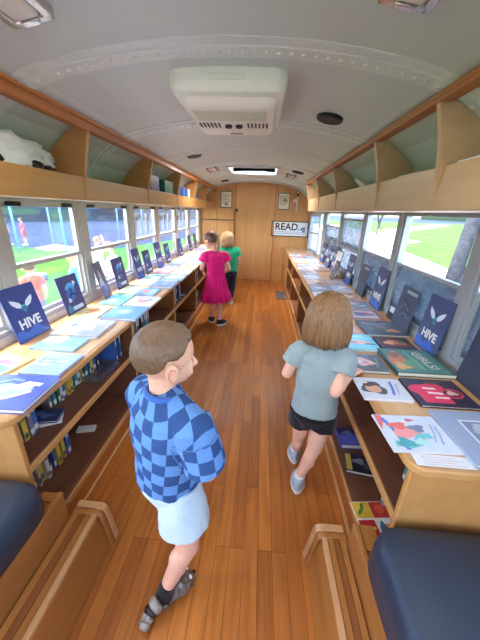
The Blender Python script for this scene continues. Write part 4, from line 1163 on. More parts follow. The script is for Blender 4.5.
L_items = [
 ('i', -.905, .845, .235, .215, 3, .018, (70, 84, 178), swirl, 'indigo picture book with a pale swirling creature'),
 ('i', -.905, 1.065, .175, .19, 0, .012, (150, 170, 214), sq(2, 6, ((196, 190, 220), (110, 150, 206), (216, 200, 214), (170, 196, 226))), 'pale blue and lilac picture book'),
 ('o', -1.005, 1.265, .225, .15, 0, .012, (140, 190, 216), [('r', .02, .5, .5, .95, (236, 232, 170)), ('b', .3, .4, .2, .2, (160, 206, 190)), ('b', .7, .4, .2, .2, (120, 170, 220))], 'light teal picture book with a yellow corner'),
 ('o', -1.12, 1.03, .17, .18, -8, .012, (236, 214, 120), [('s', [(.05, .25), (.5, .35), (.95, .3)], .12, (90, 200, 200)), ('s', [(.1, .55), (.5, .6), (.9, .62)], .1, (236, 130, 140)), ('b', .5, .8, .3, .1, (250, 240, 200))], 'rainbow coloured picture book with yellow top'),
 ('o', -1.085, 1.505, .13, .26, 2, .008, (244, 242, 236), [('e', .5, .5, .12, .1, (120, 160, 210)), ('b', .52, .55, .1, .05, (90, 120, 190)), ('r', .3, .2, .7, .24, (200, 200, 205))], 'white picture book with a small blue figure'),
 ('i', -.945, 1.475, .15, .24, 1, .016, (180, 182, 220), sq(7, 6, ((200, 200, 230), (160, 170, 214), (226, 206, 216))), 'lavender picture book with pale blotches'),
 ('o', -1.12, 1.755, .18, .23, 2, .01, (244, 226, 160), [('b', .5, .5, .3, .2, (240, 170, 90)), ('b', .6, .6, .16, .12, (236, 120, 90)), ('b', .3, .4, .1, .1, (250, 240, 220))], 'cream and orange picture book'),
 ('i', -.885, 1.755, .23, .24, 1, .018, (96, 150, 226), [('e', .45, .52, .22, .2, (140, 186, 240)), ('b', .45, .52, .14, .13, (180, 210, 246)), ('r', .15, .1, .85, .15, (70, 120, 206))], 'bright blue picture book with a pale round picture'),
 ('o', -1.09, 2.05, .17, .26, 2, .01, (130, 210, 206), [('s', [(.05, .6), (.5, .7), (.95, .5)], .12, (90, 190, 206)), ('b', .4, .3, .2, .14, (240, 230, 170)), ('b', .7, .4, .12, .1, (170, 226, 170))], 'turquoise picture book with green waves'),
 ('i', -.875, 2.025, .205, .24, 0, .014, (232, 228, 232), [('b', .5, .45, .2, .16, (226, 140, 130)), ('b', .3, .6, .12, .1, (180, 180, 220)), ('b', .7, .62, .12, .12, (120, 160, 206)), ('r', .1, .84, .9, .92, (190, 150, 170))], 'white picture book with a red and blue scene'),
 ('i', -.935, 2.29, .155, .22, 0, .012, (110, 150, 190), [('b', .4, .5, .25, .2, (214, 100, 110)), ('b', .7, .6, .15, .15, (120, 200, 190))], 'blue picture book with a red blotch'),
 ('o', -1.105, 2.32, .16, .22, 0, .012, (226, 226, 170), sq(12, 4, ((240, 190, 170), (170, 210, 160), (250, 246, 220))), 'pale yellow and green picture book'),
 ('i', -.885, 2.585, .21, .28, 0, .02, (96, 116, 206), [('r', .05, .75, .95, .95, (150, 160, 226)), ('b', .5, .4, .25, .2, (120, 140, 220))], 'violet blue picture book'),
 ('o', -1.09, 2.60, .17, .24, 0, .012, (244, 236, 220), sq(14, 5, ((240, 160, 120), (246, 210, 150), (230, 120, 120))), 'cream picture book with orange shapes'),
]
rs = random.Random(5)
pal = [((150, 190, 226), ((236, 236, 240), (246, 216, 140), (120, 160, 210)), 'sky blue picture book with pale shapes'), ((240, 236, 226), ((236, 170, 150), (150, 190, 220), (246, 226, 150)), 'off-white picture book with pastel shapes'), ((246, 222, 140), ((240, 150, 90), (250, 246, 230)), 'yellow picture book with orange shapes'), ((170, 214, 200), ((240, 240, 226), (90, 150, 170)), 'mint green picture book'), ((226, 170, 176), ((250, 236, 226), (190, 90, 110)), 'pink picture book with cream shapes'), ((180, 180, 220), ((226, 226, 244), (120, 130, 190)), 'lilac picture book')]
y = 2.9; i = 0
while y < 5.85:
    p = pal[i % 6]; L_items.append(('i', -.88, y, .2, .25, rs.uniform(-3, 3), .012, p[0], sq(i+30, 5, p[1]), p[2]))
    p = pal[(i+3) % 6]; L_items.append(('o', -1.095, y-.03, .17, .23, rs.uniform(-3, 3), .012, p[0], sq(i+60, 5, p[1]), p[2]))
    y += .29; i += 1
book_list('left', L_items)
R_items = [
 ('i', .548, .80, .215, .17, 3, .006, (206, 212, 222), [('p', [(.02, .98), (.02, .55), (.12, .8), (.14, .98)], (232, 110, 120)), ('s', [(.12, .9), (.2, .6), (.22, .3), (.24, .05)], .035, (90, 120, 200)), ('b', .36, .52, .2, .2, (236, 150, 150)), ('b', .3, .68, .14, .1, (226, 110, 100)), ('b', .58, .62, .12, .1, (120, 130, 160)), ('s', [(.1, .2), (.3, .15), (.45, .22), (.55, .4), (.72, .42)], .07, (110, 190, 190)), ('b', .26, .22, .12, .12, (80, 160, 170)), ('b', .5, .25, .1, .09, (170, 220, 210)), ('b', .55, .85, .07, .04, (206, 90, 110)), ('s', [(.72, .25), (.8, .5), (.84, .75)], .012, (150, 170, 206)), ('s', [(.8, .2), (.87, .45), (.9, .7)], .012, (150, 170, 206))], 'white picture book with a red and teal mermaid-like painting'),
 ('i', .535, 1.047, .19, .15, 1, .012, (204, 206, 216), [('b', .32, .48, .26, .28, (74, 72, 84)), ('e', .3, .46, .17, .2, (214, 158, 128)), ('b', .28, .68, .18, .12, (60, 50, 50)), ('b', .16, .78, .1, .08, (206, 206, 200)), ('s', [(.66, .2), (.72, .5), (.76, .85)], .03, (90, 110, 190)), ('s', [(.78, .25), (.82, .5), (.86, .75)], .012, (140, 140, 170))], 'white picture book with a dark-haired face'),
 ('o', .757, 1.047, .225, .19, 1, .012, (52, 44, 66), [('b', .36, .5, .3, .34, (220, 52, 84)), ('r', .12, .1, .62, .7, (224, 56, 86)), ('e', .74, .46, .19, .18, (214, 60, 90)), ('e', .74, .46, .15, .13, (90, 40, 50)), ('b', .74, .47, .1, .08, (226, 180, 170)), ('s', [(.28, .62), (.5, .6)], .035, (246, 220, 220)), ('s', [(.3, .45), (.56, .43)], .035, (246, 220, 220)), ('s', [(.36, .28), (.6, .28)], .03, (246, 220, 220)), ('b', .55, .86, .15, .06, (90, 80, 80))], 'dark picture book with a large crimson shape'),
 ('o', .775, .80, .235, .25, 1, .014, (150, 162, 184), [('r', .30, .05, .96, .80, (222, 224, 230)), ('r', .33, .08, .95, .77, (128, 138, 160)), ('s', [(.4, .6), (.6, .45), (.9, .5)], .05, (170, 176, 190)), ('b', .7, .3, .2, .12, (96, 104, 128)), ('b', .6, .66, .2, .06, (186, 190, 200))], 'grey blue book with a framed grey picture'),
 ('i', .55, 1.262, .15, .165, 0, .016, (84, 88, 92), [('b', .38, .5, .28, .24, (222, 172, 160)), ('s', [(.2, .5), (.4, .58), (.6, .46)], .05, (240, 206, 200)), ('s', [(.68, .2), (.78, .5), (.84, .8)], .03, (130, 140, 140)), ('b', .4, .5, .1, .08, (196, 140, 130))], 'dark grey picture book with a pink creature'),
 ('o', .782, 1.297, .265, .245, 1, .022, (54, 92, 96), [('r', .02, .02, .98, .98, (86, 140, 128)), ('b', .22, .5, .18, .34, (206, 130, 90)), ('b', .18, .25, .12, .14, (226, 170, 110)), ('b', .2, .72, .12, .12, (150, 110, 80)), ('b', .42, .35, .14, .2, (100, 160, 120)), ('r', .92, .02, .98, .98, (60, 96, 110)), ('s', [(.45, .9), (.5, .55), (.52, .12)], .015, (140, 190, 170))], 'large green picture book with white lettering'),
 ('i', .583, 1.508, .175, .205, 0, .016, (120, 206, 226), [('b', .5, .42, .3, .12, (226, 180, 150)), ('r', .62, .3, .95, .36, (60, 80, 90)), ('s', [(.1, .7), (.5, .8), (.9, .7)], .03, (170, 230, 240)), ('b', .3, .4, .1, .08, (206, 140, 120))], 'cyan picture book with a long tan shape'),
 ('o', .782, 1.517, .19, .155, 0, .012, (70, 58, 66), [('b', .5, .55, .34, .2, (200, 110, 80)), ('b', .35, .5, .14, .14, (226, 170, 130)), ('s', [(.2, .25), (.5, .35), (.85, .25)], .04, (150, 70, 70)), ('b', .72, .6, .12, .1, (90, 120, 90))], 'dark picture book with rust red figures'),
 ('o', .795, 1.745, .25, .235, 1, .014, (76, 92, 106), [('s', [(.1, .8), (.4, .7), (.7, .78)], .07, (120, 140, 150)), ('b', .7, .3, .18, .1, (206, 150, 120)), ('s', [(.15, .4), (.45, .35), (.6, .5)], .06, (96, 120, 110)), ('b', .5, .55, .14, .1, (140, 120, 150))], 'slate blue picture book with green brush strokes'),
 ('i', .565, 1.735, .14, .19, 0, .012, (214, 150, 130), sq(41, 5, ((236, 190, 170), (190, 90, 80), (240, 220, 200))), 'salmon picture book with cream shapes'),
 ('o', .76, 2.0, .24, .2, 0, .012, (170, 120, 110), [('r', .12, .1, .9, .9, (206, 196, 206)), ('b', .5, .5, .3, .2, (110, 110, 150)), ('b', .6, .6, .14, .1, (190, 90, 90))], 'wood-brown picture book with a pale panel'),
 ('i', .565, 1.97, .15, .2, 0, .012, (140, 140, 160), sq(43, 5, ((210, 200, 210), (170, 120, 130))), 'mauve grey picture book'),
]
palr = [((180, 170, 176), ((220, 214, 220), (190, 130, 120), (120, 130, 160)), 'greyish pink picture book'), ((222, 222, 228), ((190, 150, 150), (140, 150, 180)), 'white picture book with faint shapes'), ((130, 146, 170), ((200, 206, 216), (206, 160, 130)), 'steel blue picture book'), ((206, 160, 140), ((236, 216, 200), (150, 90, 90)), 'peach picture book'), ((190, 196, 210), ((236, 236, 240), (150, 170, 206)), 'pale grey blue picture book')]
y = 2.22; i = 0
while y < 5.0:
    p = palr[i % 5]; R_items.append(('i', .59, y, .19, .21, rs.uniform(-4, 4), .012, p[0], sq(i+80, 5, p[1]), p[2]))
    p = palr[(i+2) % 5]
    if not 3.05 < y+.02 < 3.55: R_items.append(('o', .79, y+.02, .18, .21, rs.uniform(-4, 4), .012, p[0], sq(i+90, 5, p[1]), p[2]))
    y += .25; i += 1
book_list('right', R_items)
# lettering of the green book
gb = [o for o in S.objects if 'large green picture book' in o.get('label', '')][0]
add_text('title_lettering', 'GIRLS!', .062, M['white'], gb, Matrix.Translation((.045, .0, .0245)) @ Matrix.Rotation(-PI/2+.12, 4, 'Z'), .0003, .0005)
o = thing('paper_sheet', 'white printed sheet at the rounded near corner of the right counter', 'paper', (.58, .69, ZC))
B(-.085, .085, -.022, .022, 0, .0008).build('sheet', M['white'], o, world=False)
a = MB()
for k in range(4): a.box(-.06, .06-.02*(k % 2), -.016+k*.009, -.0145+k*.009, .0008, .0011)
a.build('printed_lines', ink((196, 160, 150)), o, world=False)

# ---- folders standing against the windows
def folder(side, y, w, h, hive, label, lean=.17, bg=(44, 58, 128), art=None, rz=0., name='folder', xb=None, cat='folder', words=None):
    sgn = -1 if side == 'L' else 1
    xw = XL-.008 if side == 'L' else XR+.008
    x = xw-sgn*(h*math.sin(lean)+.010) if xb is None else xb
    o = thing(name, label, cat, (x, y, ZC), (0 if side == 'L' else PI)+rz, 'folders standing along the %s windows' % ('left' if side == 'L' else 'right'))
    T = Matrix.Rotation(-lean, 4, 'Y')
    def P(u, v, l): return T @ V((.004+l, (u-.5)*w, v*h))
    mb = MB(); mb.add([T @ V(p) for p in ((.004, -w/2, 0), (.004, w/2, 0), (.004, w/2, h), (.004, -w/2, h), (.0025, -w/2, 0), (.0025, w/2, 0), (.0025, w/2, h), (.0025, -w/2, h))], [(0, 1, 2, 3), (7, 6, 5, 4), (0, 4, 5, 1), (1, 5, 6, 2), (2, 6, 7, 3), (3, 7, 4, 0)])
    mb.build('front_cover', ink(bg), o, world=False)
    mb = MB(); mb.add([T @ V(p) for p in ((.0015, -w/2, 0), (.0015, w/2, 0), (.0015, w/2, h), (.0015, -w/2, h), (0, -w/2, 0), (0, w/2, 0), (0, w/2, h), (0, -w/2, h))], [(0, 1, 2, 3), (7, 6, 5, 4), (0, 4, 5, 1), (1, 5, 6, 2), (2, 6, 7, 3), (3, 7, 4, 0)])
    mb.build('back_cover', ink(tuple(min(255, c+30) for c in bg)), o, world=False)
    B(0.001, .0032, -w/2-.002, -w/2+.002, 0, h*.99).build('spine_strip', ink(tuple(min(255, c+70) for c in bg)), o, world=False).data.transform(T)
    if hive:
        wh = (214, 218, 232); tl = (60, 150, 170)
        em = [('p', [(.46, .63), (.40, .70), (.26, .76), (.17, .78), (.20, .70), (.30, .62), (.42, .59)], wh), ('p', [(.54, .63), (.60, .70), (.74, .76), (.83, .78), (.80, .70), (.70, .62), (.58, .59)], wh),
              ('e', .5, .665, .055, .04, (30, 46, 96)), ('e', .5, .59, .085, .06, tl), ('r', .425, .585, .575, .60, (24, 40, 90)), ('r', .43, .555, .57, .568, (24, 40, 90)), ('p', [(.455, .545), (.545, .545), (.5, .44)], tl), ('r', .485, .47, .515, .53, (24, 40, 90))]
        mb, mats = art_mesh(em, P); mb.build('bee_emblem', mats, o, world=False, fix=False)
        add_text('lettering', 'HIVE', w*.31, M['white'], o, T @ Matrix.Translation((.0046, 0, h*.30)) @ Matrix(((0, 0, 1, 0), (1, 0, 0, 0), (0, 1, 0, 0), (0, 0, 0, 1))), .0002, .0022)
        mb, mats = art_mesh([('p', [(.02, .02), (.98, .02), (.62, .24), (.35, .14), (.10, .22), (.02, .2)], (60, 100, 190))], P); mb.build('pocket_flap', mats, o, world=False, fix=False)
    elif art:
        mb, mats = art_mesh(art, P); mb.build('cover_art', mats, o, world=False, fix=False)
    return o
def swirlart(k):
    r = random.Random(k)
    return [('b', .55, .66, .22, .16, (50, 130, 196)), ('b', .48, .50, .2, .13, (40, 100, 180)), ('s', [(.3, .68), (.5, .78), (.75, .7)], .04, (80, 170, 220)), ('s', [(.32, .42), (.5, .54), (.72, .46)], .035, (26, 40, 90)), ('b', .32, .38, .08, .06, (196, 206, 226)), ('b', .76, .78, .06, .05, (206, 214, 230)), ('b', .5, .62, .06, .05, (20, 34, 80)), ('r', .34, .10, .86, .2, (206, 212, 228)), ('b', .2, .16, .14, .1, (60, 130, 170))]
PUR = (58, 54, 110)
lf = [(1.345, .225, .285, 1, .2), (1.735, .20, .255, 0, .2), (2.11, .185, .285, 2, .24), (2.42, .20, .265, 0, .18), (2.80, .17, .30, 1, .2), (3.07, .19, .25, 0, .18), (3.42, .20, .30, 1, .18), (3.77, .20, .25, 0, .18), (4.12, .15, .25, 2, .2), (4.40, .19, .26, 0, .18), (4.72, .15, .28, 2, .2), (5.02, .2, .26, 0, .18), (5.42, .2, .26, 0, .18)]
for i, (y, w, h, k, ln) in enumerate(lf):
    if k == 1: folder('L', y, w, h, True, 'navy HIVE folder with a winged bee emblem, %s along left windows' % ORD[i], ln)
    elif k == 0: folder('L', y, w, h, False, 'dark purple folder with a blue swirl and pale strip, %s along left windows' % ORD[i], ln, PUR, swirlart(i))
    else: folder('L', y, w, h, False, 'dark folder with pale and bright blue patches, %s along left windows' % ORD[i], ln, (52, 50, 92), [('b', .35, .45, .25, .16, (190, 190, 214)), ('b', .4, .22, .3, .15, (60, 90, 190)), ('b', .65, .3, .2, .1, (90, 120, 206)), ('b', .4, .68, .14, .1, (170, 160, 170))], rz=.25)
folder('L', .98, .18, .22, False, 'small dark folder standing at the left window, nearest the bench', .2, (60, 48, 92), [('r', .2, .1, .8, .2, (120, 110, 150)), ('b', .5, .55, .25, .2, (80, 70, 130))])
DG = (60, 72, 96)
rf = [(1.09, .20, .27, 3, .12), (1.47, .205, .30, 1, .10), (1.78, .21, .27, 4, .12), (2.22, .21, .31, 1, .10), (2.60, .19, .27, 4, .12), (3.02, .2, .30, 1, .10), (3.70, .2, .30, 1, .1), (4.02, .2, .28, 1, .12), (4.42, .2, .28, 1, .12)]
for i, (y, w, h, k, ln) in enumerate(rf):
    if k == 1: folder('R', y, w, h, True, 'navy HIVE folder with a winged bee emblem, %s along right windows' % ORD[i], ln, (58, 74, 116))
    elif k == 4: folder('R', y, w, h, False, 'dark grey folder with a pale heading strip, %s along right windows' % ORD[i], ln, DG, [('r', .3, .86, .9, .93, (150, 160, 176)), ('b', .5, .5, .3, .2, (46, 56, 78)), ('s', [(.2, .45), (.4, .62), (.7, .5)], .03, (84, 98, 124)), ('s', [(.3, .3), (.5, .42), (.8, .34)], .03, (84, 98, 124))])
    else: folder('R', y, w, h, False, 'dark folder with a small pale crest, nearest the bench along the right windows', ln, (46, 52, 74), [('e', .74, .40, .12, .09, (70, 96, 116)), ('e', .74, .40, .07, .055, (110, 136, 150)), ('b', .3, .7, .2, .1, (56, 62, 86))])
folder('R', 3.36, .24, .30, False, 'white card in a dark edge leaning at the right windows', .16, (52, 60, 76), [('r', .04, .04, .96, .96, (226, 230, 236))], name='display_card', cat='card', xb=.86)
folder('R', 3.22, .15, .21, False, 'small dark tablet-like folder in front of the white card, right counter', .3, (50, 54, 66), [('r', .1, .1, .9, .9, (98, 106, 122)), ('r', .2, .78, .8, .84, (150, 156, 170))], xb=.80)
folder('R', 1.965, .10, .10, False, 'tiny black card stand with a white label behind the right books', .12, (34, 38, 50), [('r', .2, .5, .85, .9, (190, 200, 214))], name='card_stand', cat='card')

# ---- books standing on the shelves
CN = {'navy': (40, 52, 100), 'blue': (58, 100, 170), 'teal': (60, 140, 150), 'green': (70, 120, 80), 'yellow': (220, 190, 80), 'white': (222, 220, 216), 'grey': (130, 132, 138), 'maroon': (110, 40, 60), 'red': (180, 60, 60), 'black': (40, 40, 46), 'cream': (216, 200, 160), 'lilac': (150, 130, 180)}
def shelf_book(side, y, t, h, dep, xf, z, col, label, tilt=0., group=None):
    sgn = -1 if side == 'L' else 1
    o = MB()
    o.box(0, dep, -t/2, -t/2+.0015, 0, h).box(0, dep, t/2-.0015, t/2, 0, h).box(0, .002, -t/2, t/2, 0, h)
    o.box(.002, dep-.004, -t/2+.0015, t/2-.0015, .003, h-.003, 1)
    o.box(-.0006, .0, -t*.3, t*.3, h*.55, h*.85, 2); o.box(-.0006, .0, -t*.35, t*.35, h*.06, h*.2, 2)
    c = CN[col]; lt = (230, 226, 216) if sum(c) < 420 else (110, 100, 100)
    b = o.build('shelf_book', [ink(c), M['page'], ink(lt)], loc=(xf, y, z+.001), world=False)
    b.rotation_euler = (tilt, 0, PI if side == 'L' else 0)
    tag(b, label, 'book', group); return b
def shelf_row(side, y0, y1, z, xf, hmin, hmax, seed, where, dens=1., cols=None):
    r = random.Random(seed); y = y0; n = 0; g = 'books standing on the '+where
    while y < y1:
        t = r.uniform(.012, .032); 
        if r.random() < dens:
            c = r.choice(cols or list(CN))
            shelf_book(side, y+t/2, t, r.uniform(hmin, hmax), r.uniform(.11, .14), xf+r.uniform(-.012, .012), z, c, '%s book, %s from the bench, %s' % (c, ORD[n], where), 0., g); n += 1
        else: y += r.uniform(.01, .03)
        y += t+.002
shelf_row('L', .765, .93, .478, -.915, .15, .185, 3, 'upper left shelf', 1., ['navy', 'blue', 'yellow', 'grey', 'cream', 'navy', 'teal'])
shelf_row('L', 1.06, 1.47, .478, -.955, .15, .185, 4, 'upper left shelf past the tilted books', .9, ['teal', 'blue', 'white', 'green', 'yellow', 'navy', 'grey', 'maroon'])
shelf_row('L', .76, 1.16, .135, -.985, .18, .26, 5, 'bottom left shelf', 1., ['white', 'grey', 'maroon', 'lilac', 'cream', 'yellow', 'blue', 'blue', 'navy', 'black'])
shelf_row('L', 1.72, 2.1, .478, -.885, .15, .185, 6, 'upper left shelf in the second bay', .9, ['black', 'teal', 'navy', 'grey'])
shelf_row('L', 2.7, 2.95, .478, -.855, .15, .18, 8, 'upper left shelf in the third bay', .8, ['navy', 'grey', 'blue', 'white'])
shelf_row('L', 2.66, 2.86, .135, -.875, .18, .24, 9, 'bottom left shelf in the third bay', .8, ['navy', 'grey', 'blue', 'white'])
shelf_row('L', 3.62, 3.9, .478, -.85, .15, .18, 10, 'upper left shelf in the fourth bay', .9, ['navy', 'black', 'blue', 'grey'])
shelf_row('L', 3.62, 3.86, .135, -.86, .18, .24, 12, 'bottom left shelf in the fourth bay', .9, ['navy', 'black', 'blue', 'white'])
def lying(cx, cy, w, d, rz, t, bg, art, label, z, name='picture_book'):
    return flat_book(cx, cy, w, d, rz, t, bg, art, label, name, z, 'book')
lying(-.93, .985, .13, .09, .5, .012, CN['white'], sq(1, 3, ((150, 160, 190), (90, 100, 140))), 'white booklet lying askew at the front of the upper left shelf', .4785)
lying(-.93, .99, .12, .085, .2, .012, CN['navy'], sq(3, 3, ((90, 110, 170),)), 'navy booklet under the askew white booklet on the upper left shelf', .491)
lying(-.985, 1.30, .10, .045, .25, .014, CN['white'], None, 'white booklet lying at the end of the bottom left book row', .1355)
for i, (y, c, lab) in enumerate(((1.545, (60, 90, 170), 'tall blue book leaning by the acrylic tray on the upper left shelf'), (1.60, (70, 100, 180), 'tall blue book leaning between its twin and the shelf divider'))):
    o = shelf_book('L', y, .014, .19, .16, -.87, .4785, 'blue', lab, 0.)
lying(-.94, 1.95, .16, .12, .2, .012, (120, 150, 170), sq(9, 3, ((170, 200, 210), (70, 90, 120))), 'pale blue book lying flat on the bottom left shelf past the first divider', .1355)
lying(-.93, 2.75+.2, .2, .17, .1, .014, (150, 160, 176), sq(19, 3, ((200, 200, 210), (90, 90, 120))), 'grey book lying on the bottom left shelf in the third bay', .1355)
lying(-.92, 3.12, .16, .14, .3, .012, (80, 90, 130), sq(29, 3, ((180, 190, 210),)), 'navy book lying on the upper left shelf in the third bay', .4785)
# acrylic tray
t_ = thing('acrylic_tray', 'clear acrylic tray on the upper left shelf in front of the upright books', 'tray', (-.905, 1.42, .4785))
B(-.965, -.845, 1.30, 1.52, .4785, .4825).build('base', M['acrylic'], t_)
for a in ((-.965, -.961, 1.30, 1.52), (-.849, -.845, 1.30, 1.52), (-.961, -.849, 1.30, 1.304), (-.961, -.849, 1.516, 1.52)):
    B(*a, .4825, .51).build('rim', M['acrylic'], t_)
# right shelves
lying(.60, 1.385, .15, .13, .05, .03, (78, 84, 160), [('r', .05, .05, .95, .6, (96, 104, 190)), ('r', .05, .65, .95, .95, (40, 44, 66)), ('b', .4, .75, .2, .12, (120, 130, 170))], 'blue boxed book lying on the bottom right shelf beside the divider', .1355)
lying(.60, 1.20, .16, .12, -.15, .02, (46, 46, 60), [('r', .02, .05, .2, .95, (226, 196, 90)), ('b', .45, .6, .2, .16, (150, 150, 156)), ('b', .7, .4, .16, .2, (84, 84, 100))], 'black and yellow book lying on the bottom right shelf beside the blue box', .1355)
fo = [('r', .0, .55, .5, .98, (236, 190, 70)), ('r', .5, .55, .98, .98, (206, 60, 50)), ('r', .0, .02, .45, .5, (206, 50, 50)), ('r', .45, .02, .98, .5, (236, 236, 226)), ('s', [(.1, .65), (.25, .8), (.3, .95)], .04, (90, 150, 70)), ('e', .72, .78, .14, .12, (230, 90, 60)), ('e', .72, .26, .16, .14, (236, 170, 80)), ('b', .62, .3, .1, .14, (90, 120, 150)), ('s', [(.05, .15), (.4, .3)], .03, (240, 200, 80))]
lying(.575, .905, .165, .17, .12, .01, (236, 226, 210), fo, 'bright yellow and red picture book lying on the bottom right shelf near the bench', .1355)
shelf_book('R', .985, .016, .15, .12, .625, .1355, 'white', 'white book standing behind the bright picture book on the bottom right shelf')
shelf_book('R', .80, .02, .14, .13, .58, .4785, 'black', 'black book standing at the near end of the upper right shelf')
shelf_book('R', .83, .016, .13, .13, .58, .4785, 'teal', 'teal book beside the black one on the upper right shelf')

# ---- things in the overhead cabinets
def crumple(name, c, r, mat, label, cat, seed, amp=.35, parts=None):
    o = thing(name, label, cat, (c[0], c[1], c[2]-r[2]))
    mb = MB().ell((0, 0, 0), (1, 1, 1), nu=64, nv=40); vv = []
    for p in mb.v:
        d = V(p); n = noise.noise(d*1.7+V((seed, 0, 0)))*amp+abs(noise.noise(d*4.2+V((0, seed, 0))))*amp*.9-abs(noise.noise(d*7+V((0, 0, seed))))*amp*.6
        k = 1+n; q = V((d.x*r[0]*k, d.y*r[1]*k, max(d.z*r[2]*k, -r[2])))
        vv.append((q.x, q.y, q.z+r[2]))
    mb.v = vv; b = mb.build('body', mat, o, world=False, smooth=True); return o
bag = crumple('cloth_bag', (-1.07, 1.24, 1.562), (.058, .27, .089), cloth('white canvas', (224, 222, 226)), 'crumpled white canvas bag with dark print in the nearest left overhead bay', 'bag', 3.1, .42)
for k, (dx, dy, dz, sy, sz) in enumerate(((.052, .12, .085, .03, .02), (.056, .19, .075, .022, .016), (.05, -.12, .09, .05, .018))):
    MB().obox((dx, dy, dz), (.03, sy*2, sz*2), Euler((.5-.3*k, -.7, 0)).to_matrix()).build('dark_print', M['black'], bag, world=False, bevel=.004)
o = MB().ell((0, 0, 0), (.06, .065, .06)).build('baseball_cap', M['vinyl'], loc=(-1.10, .85, 1.533), world=False, smooth=True); tag(o, 'dark rounded cap behind the white canvas bag in the left overhead cabinet', 'cap')
def upright(y, t, h, dep, c, lab, x=-1.02, name='book', cat='book'):
    o = MB().box(-dep, 0, -t/2, t/2, 0, h).build(name, ink(c), loc=(x, y, 1.4725), world=False, bevel=.002); tag(o, lab, cat); return o
upright(1.735, .03, .12, .1, (50, 110, 110), 'teal book just past the first divider of the left overhead cabinet', -1.0)
upright(2.0, .3, .035, .1, (44, 46, 56), 'flat dark case lying in the second bay of the left overhead cabinet', -.995, 'dark_case', 'case')
upright(2.82, .22, .20, .14, (66, 62, 116), 'purple patterned gift bag in the third bay of the left overhead cabinet', -1.0, 'gift_bag', 'bag')
upright(3.22, .28, .19, .14, (40, 112, 98), 'green box beside the purple bag in the left overhead cabinet', -.995, 'storage_box', 'box')
for k, (y, c, lab) in enumerate(((3.62, (60, 90, 150), 'mid blue book nearest the green box in the left overhead cabinet'), (3.72, (40, 66, 120), 'dark navy book in the left overhead row'), (3.83, (50, 110, 190), 'bright blue book in the left overhead row'), (3.94, (30, 80, 140), 'deep blue book in the left overhead row'), (4.08, (190, 200, 220), 'whitish blue book at the far end of the left overhead row'))):
    upright(y, .09, .17, .13, c, lab, -.995)
m_ = thing('round_tin', 'round blue and white tin in a far bay of the left overhead cabinet', 'tin', (-1.06, 4.6, 1.4725))
MB().tube([(-1.06, 4.6, 1.4725), (-1.06, 4.6, 1.55)], .07, 20).build('base', ink((206, 214, 230)), m_, smooth=True).data.set_sharp_from_angle(angle=.6)
MB().tube([(-1.06, 4.6, 1.55), (-1.06, 4.6, 1.60)], .073, 20).build('lid', ink((50, 60, 110)), m_, smooth=True).data.set_sharp_from_angle(angle=.6)
for k, (y, z, a, lab) in enumerate(((2.45, 1.59, .30, 'uppermost white rolled poster in the right overhead cabinet'), (2.4, 1.555, .22, 'second white rolled poster from the top in the right overhead cabinet'), (2.42, 1.53, .1, 'lowest white rolled poster in the right overhead cabinet'))):
    c_ = V((.77+.03*k, y, z)); d = V((.0, math.cos(a), math.sin(a)))*.28
    o = MB().tube([-d, d], .014, 12).build('rolled_poster', M['white'], loc=c_, world=False, smooth=True); tag(o, lab, 'poster')
    o.data.set_sharp_from_angle(angle=.6)
o = B(-.05, .05, -.26, .26, 0, .124).build('paper_stack', M['white'], loc=(.75, .98, 1.4725), world=False); tag(o, 'long white paper stack just above the fascia in the nearest right overhead bay', 'paper')
o = B(-.05, .05, -.12, .12, 0, .122).build('paper_stack', M['white'], loc=(.75, 1.62, 1.4725), world=False); tag(o, 'short white paper stack just above the fascia in the second right overhead bay', 'paper')
# vertical strokes of old lettering on the left panes
for i in (6, 7, 8):
    a, b = LW[i]; n = 4
    wo = S.objects['window_%d' % (i+1)]
    mb = MB()
    for k in range(n):
        yy = a+.09+(b-a-.18)*k/(n-1)
        mb.box(XL-.034, XL-.032, yy-.022, yy+.022, 1.14, 1.34)
    mb.box(XL-.034, XL-.032, a+.1, a+.1+(b-a)*.22, 1.30, 1.34)
    mb.build('lettering', M['white'], wo)
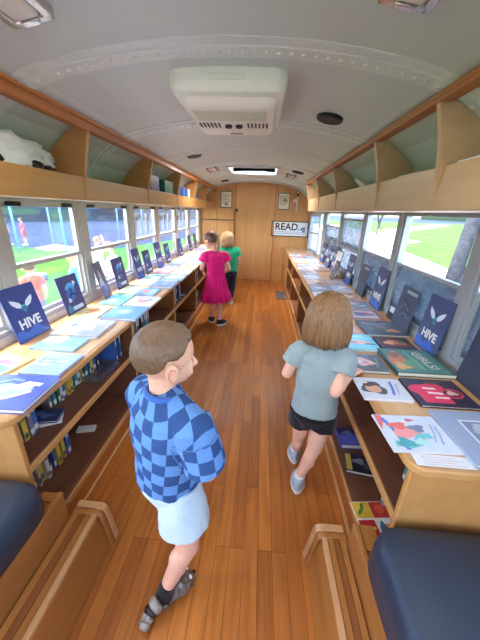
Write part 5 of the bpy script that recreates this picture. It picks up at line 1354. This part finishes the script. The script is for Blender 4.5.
# ------------------------------------------------------------------ camera, light
cd = bpy.data.cameras.new('camera'); cam = bpy.data.objects.new('camera', cd); COL.objects.link(cam); S.camera = cam
cd.sensor_fit = 'VERTICAL'; cd.sensor_height = 36.; cd.lens = 36.*285/640; cd.clip_start = .02; cd.clip_end = 500
vx, vy, ff, roll = 263-240, 211.5-320, 285., math.radians(2.0)
dv = V((vx/ff, vy/ff, 1)).normalized(); ev = V(((vx+100)/ff, (vy+100*math.tan(roll))/ff, 1))
nv_ = dv.cross(ev).normalized()
if nv_.y > 0: nv_ = -nv_
xv = dv.cross(nv_)
Rm = Matrix((xv, dv, nv_))           # world = Rm @ camera(x right, y down, z forward)
cx_ = Rm @ V((1, 0, 0)); cy_ = Rm @ V((0, -1, 0)); cz_ = Rm @ V((0, 0, -1))
cam.matrix_world = Matrix(((cx_.x, cy_.x, cz_.x, 0), (cx_.y, cy_.y, cz_.y, 0), (cx_.z, cy_.z, cz_.z, 1.40), (0, 0, 0, 1)))
w = bpy.data.worlds.new('world'); S.world = w; w.use_nodes = True; nt = w.node_tree; nt.nodes.clear()
out = nt.nodes.new('ShaderNodeOutputWorld'); bg = nt.nodes.new('ShaderNodeBackground'); sky = nt.nodes.new('ShaderNodeTexSky')
sky.sky_type = 'NISHITA'; sky.sun_disc = False; sky.sun_elevation = math.radians(58); sky.sun_rotation = math.radians(250)
sky.air_density = 1.; sky.dust_density = 2.5; sky.ozone_density = .6
nt.links.new(sky.outputs[0], bg.inputs[0]); bg.inputs[1].default_value = SKY; nt.links.new(bg.outputs[0], out.inputs[0])
sl = bpy.data.lights.new('sun', 'SUN'); sl.energy = SUN; sl.angle = math.radians(.6); sl.color = (1, .95, .86)
so = bpy.data.objects.new('sun', sl); COL.objects.link(so)
# sun direction: from the left, high
sd = V((-math.cos(math.radians(64)), .10, math.sin(math.radians(64)))).normalized()
so.rotation_euler = sd.to_track_quat('Z', 'Y').to_euler(); so.location = (-10, 0, 20)
S.view_settings.view_transform = 'Standard'; S.view_settings.look = 'None'; S.view_settings.exposure = EXPO
S.view_settings.gamma = 1; S.view_settings.use_curve_mapping = False
S.cycles.use_denoising = True
S.cycles.max_bounces = 12; S.cycles.diffuse_bounces = 6; S.cycles.transparent_max_bounces = 16
S.cycles.sample_clamp_indirect = 8
